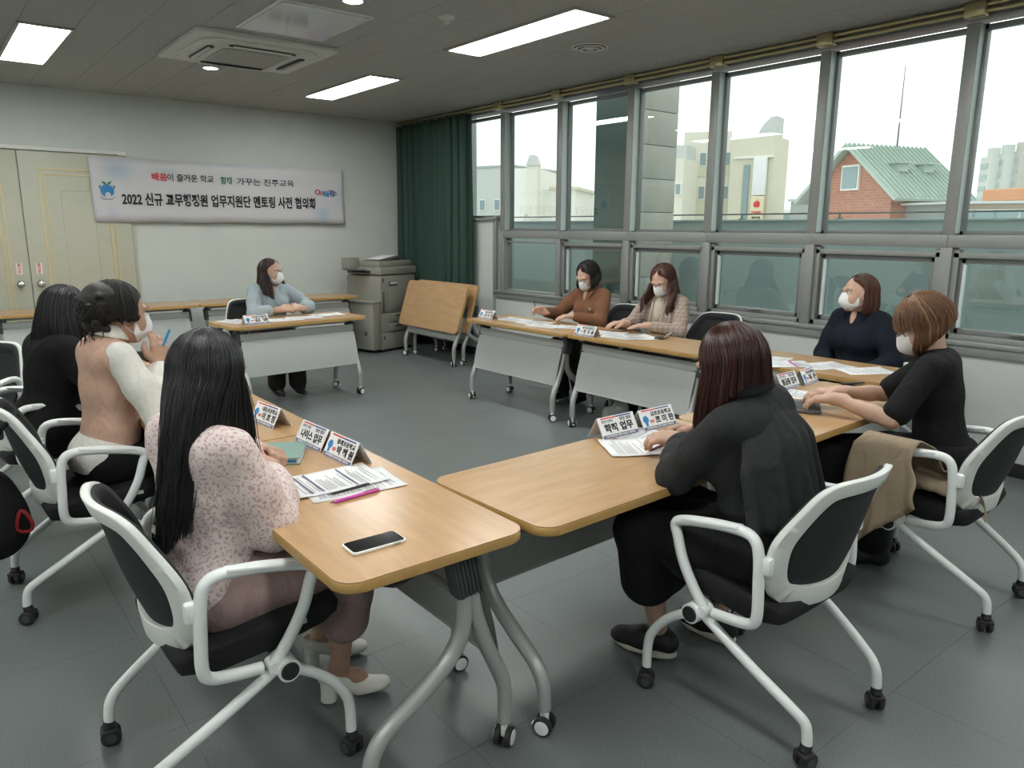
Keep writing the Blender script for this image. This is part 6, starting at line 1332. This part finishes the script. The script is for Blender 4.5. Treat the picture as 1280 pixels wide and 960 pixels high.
# ================================================================== COAT, BAG
rs = random.Random(9)
t = thing('coat', 'beige trench coat draped over the arm of the right edge chair', 'coat', (0, 0, 0)); b = B(); rows = []
for i in range(22):
    u = i/21; rr = []
    for j in range(26):
        v = j/25
        # over the left arm (x ~ 2.96): outside panel hangs to the left, inside lies on the seat
        if v < .45: q = (.45-v)/.45; L_ = .50-.30*u+.10*math.exp(-((u-.12)/.2)**2); X_ = 2.905-.045*q-.020*math.sin(u*13+1)*q-.012*math.sin(u*27)*q; Z_ = .675-L_*q; Y_ = 1.42-.23*u+.10*q*(.4-u)
        elif v < .6: a = (v-.45)/.15*PI; X_ = 2.957-.052*math.cos(a); Z_ = .675+.030*math.sin(a); Y_ = 1.40-.21*u
        else: q = (v-.6)/.4; X_ = 3.01+.26*q+.02*math.sin(u*8+q*6); Z_ = .66-.16*min(1, q*1.4)+.018*math.sin(q*14+u*7); Y_ = 1.38-.23*u-.04*q
        rr.append((X_, Y_+.008*math.sin(j*.9+i*.3), Z_))
    rows.append(rr)
b.grid(rows); o = part('body', b, 'coat', t, angle=180); md = o.modifiers.new('t', 'SOLIDIFY'); md.thickness = .006
f = Field(); r = np.random.RandomState(12)
for k in range(22): p = V(3.20+r.uniform(-.15, .13), 1.13+r.uniform(-.06, .11), .500+r.uniform(0, .035)); f.ell(p, V(r.uniform(.04, .08), r.uniform(.025, .05), r.uniform(.014, .028)), Rz(r.uniform(0, 3)), .012)
PF = f.mesh(.008, disp=folds(.010, 45, 3)); link('bunched_sleeves', np_mesh('bunched_sleeves', (laplace(*PF, 1), PF[1]), 'coat'), t)
b = B(); b.tube([(3.14, 1.03, .49), (3.10, .99, .478), (3.06, .965, .455), (3.045, .955, .425)], .020, 8, flat=.15, upv=(0, 1, 0)); part('belt', b, 'coat', t)
t = thing('shoulder_bag', 'cream handbag with a tan leather handle behind the front chair', 'bag', (2.62, 1.50, 0), .5); f = Field(); f.ell(V(0, 0, .17), V(.13, .06, .15), k=.02); f.cone(V(-.10, 0, .05), .05, V(.10, 0, .05), .05, .04); PF = f.mesh(.008, cut=[((0, 0, -1), -.002)]); link('body', np_mesh('body', PF, 'coat'), t)
b = B(); b.tube([(-.07, -.03, .30), (-.05, -.04, .39), (0, -.045, .42), (.05, -.04, .39), (.07, -.03, .30)], .010, 8); part('handle', b, 'orangeL', t)
t = thing('black_bag', 'black bag with red lining hanging on the pink vest woman\'s chair', 'bag', (.10, 3.38, 0)); f = Field(); f.ell(V(.0, 0, .42), V(.12, .20, .17), k=.04); f.ell(V(.02, 0, .36), V(.12, .17, .13), k=.04); PF = f.mesh(.010, disp=folds(.005, 25, 8)); link('body', np_mesh('body', PF, 'black_cloth'), t)
b = B(); b.tube([(.10, -.16, .45), (.13, -.17, .40), (.12, -.15, .36), (.08, -.16, .38)], .007, 8, closed=True); part('red_lining', b, mat('dark_red_lining', (.22, .008, .01), .5), t)
b = B(); b.tube([(.0, -.10, .54), (.06, -.12, .74), (.12, -.10, .79), (.13, .02, .79), (.06, .12, .72), (.0, .12, .54)], .010, 8); part('strap', b, 'black_cloth', t)
t = thing('plastic_bag', 'crumpled translucent plastic bag on the floor under the window tables', 'bag', (4.20, 3.95, 0)); f = Field(); r = np.random.RandomState(5)
for k in range(9): f.ell(V(r.uniform(-.07, .07), r.uniform(-.09, .09), r.uniform(.05, .14)), V(.05, .05, .055), k=.02)
PF = f.mesh(.008, cut=[((0, 0, -1), -.002)], disp=folds(.006, 60, 2)); link('body', np_mesh('body', PF, mat('cloudy_plastic', (.50, .52, .50), .25)), t)
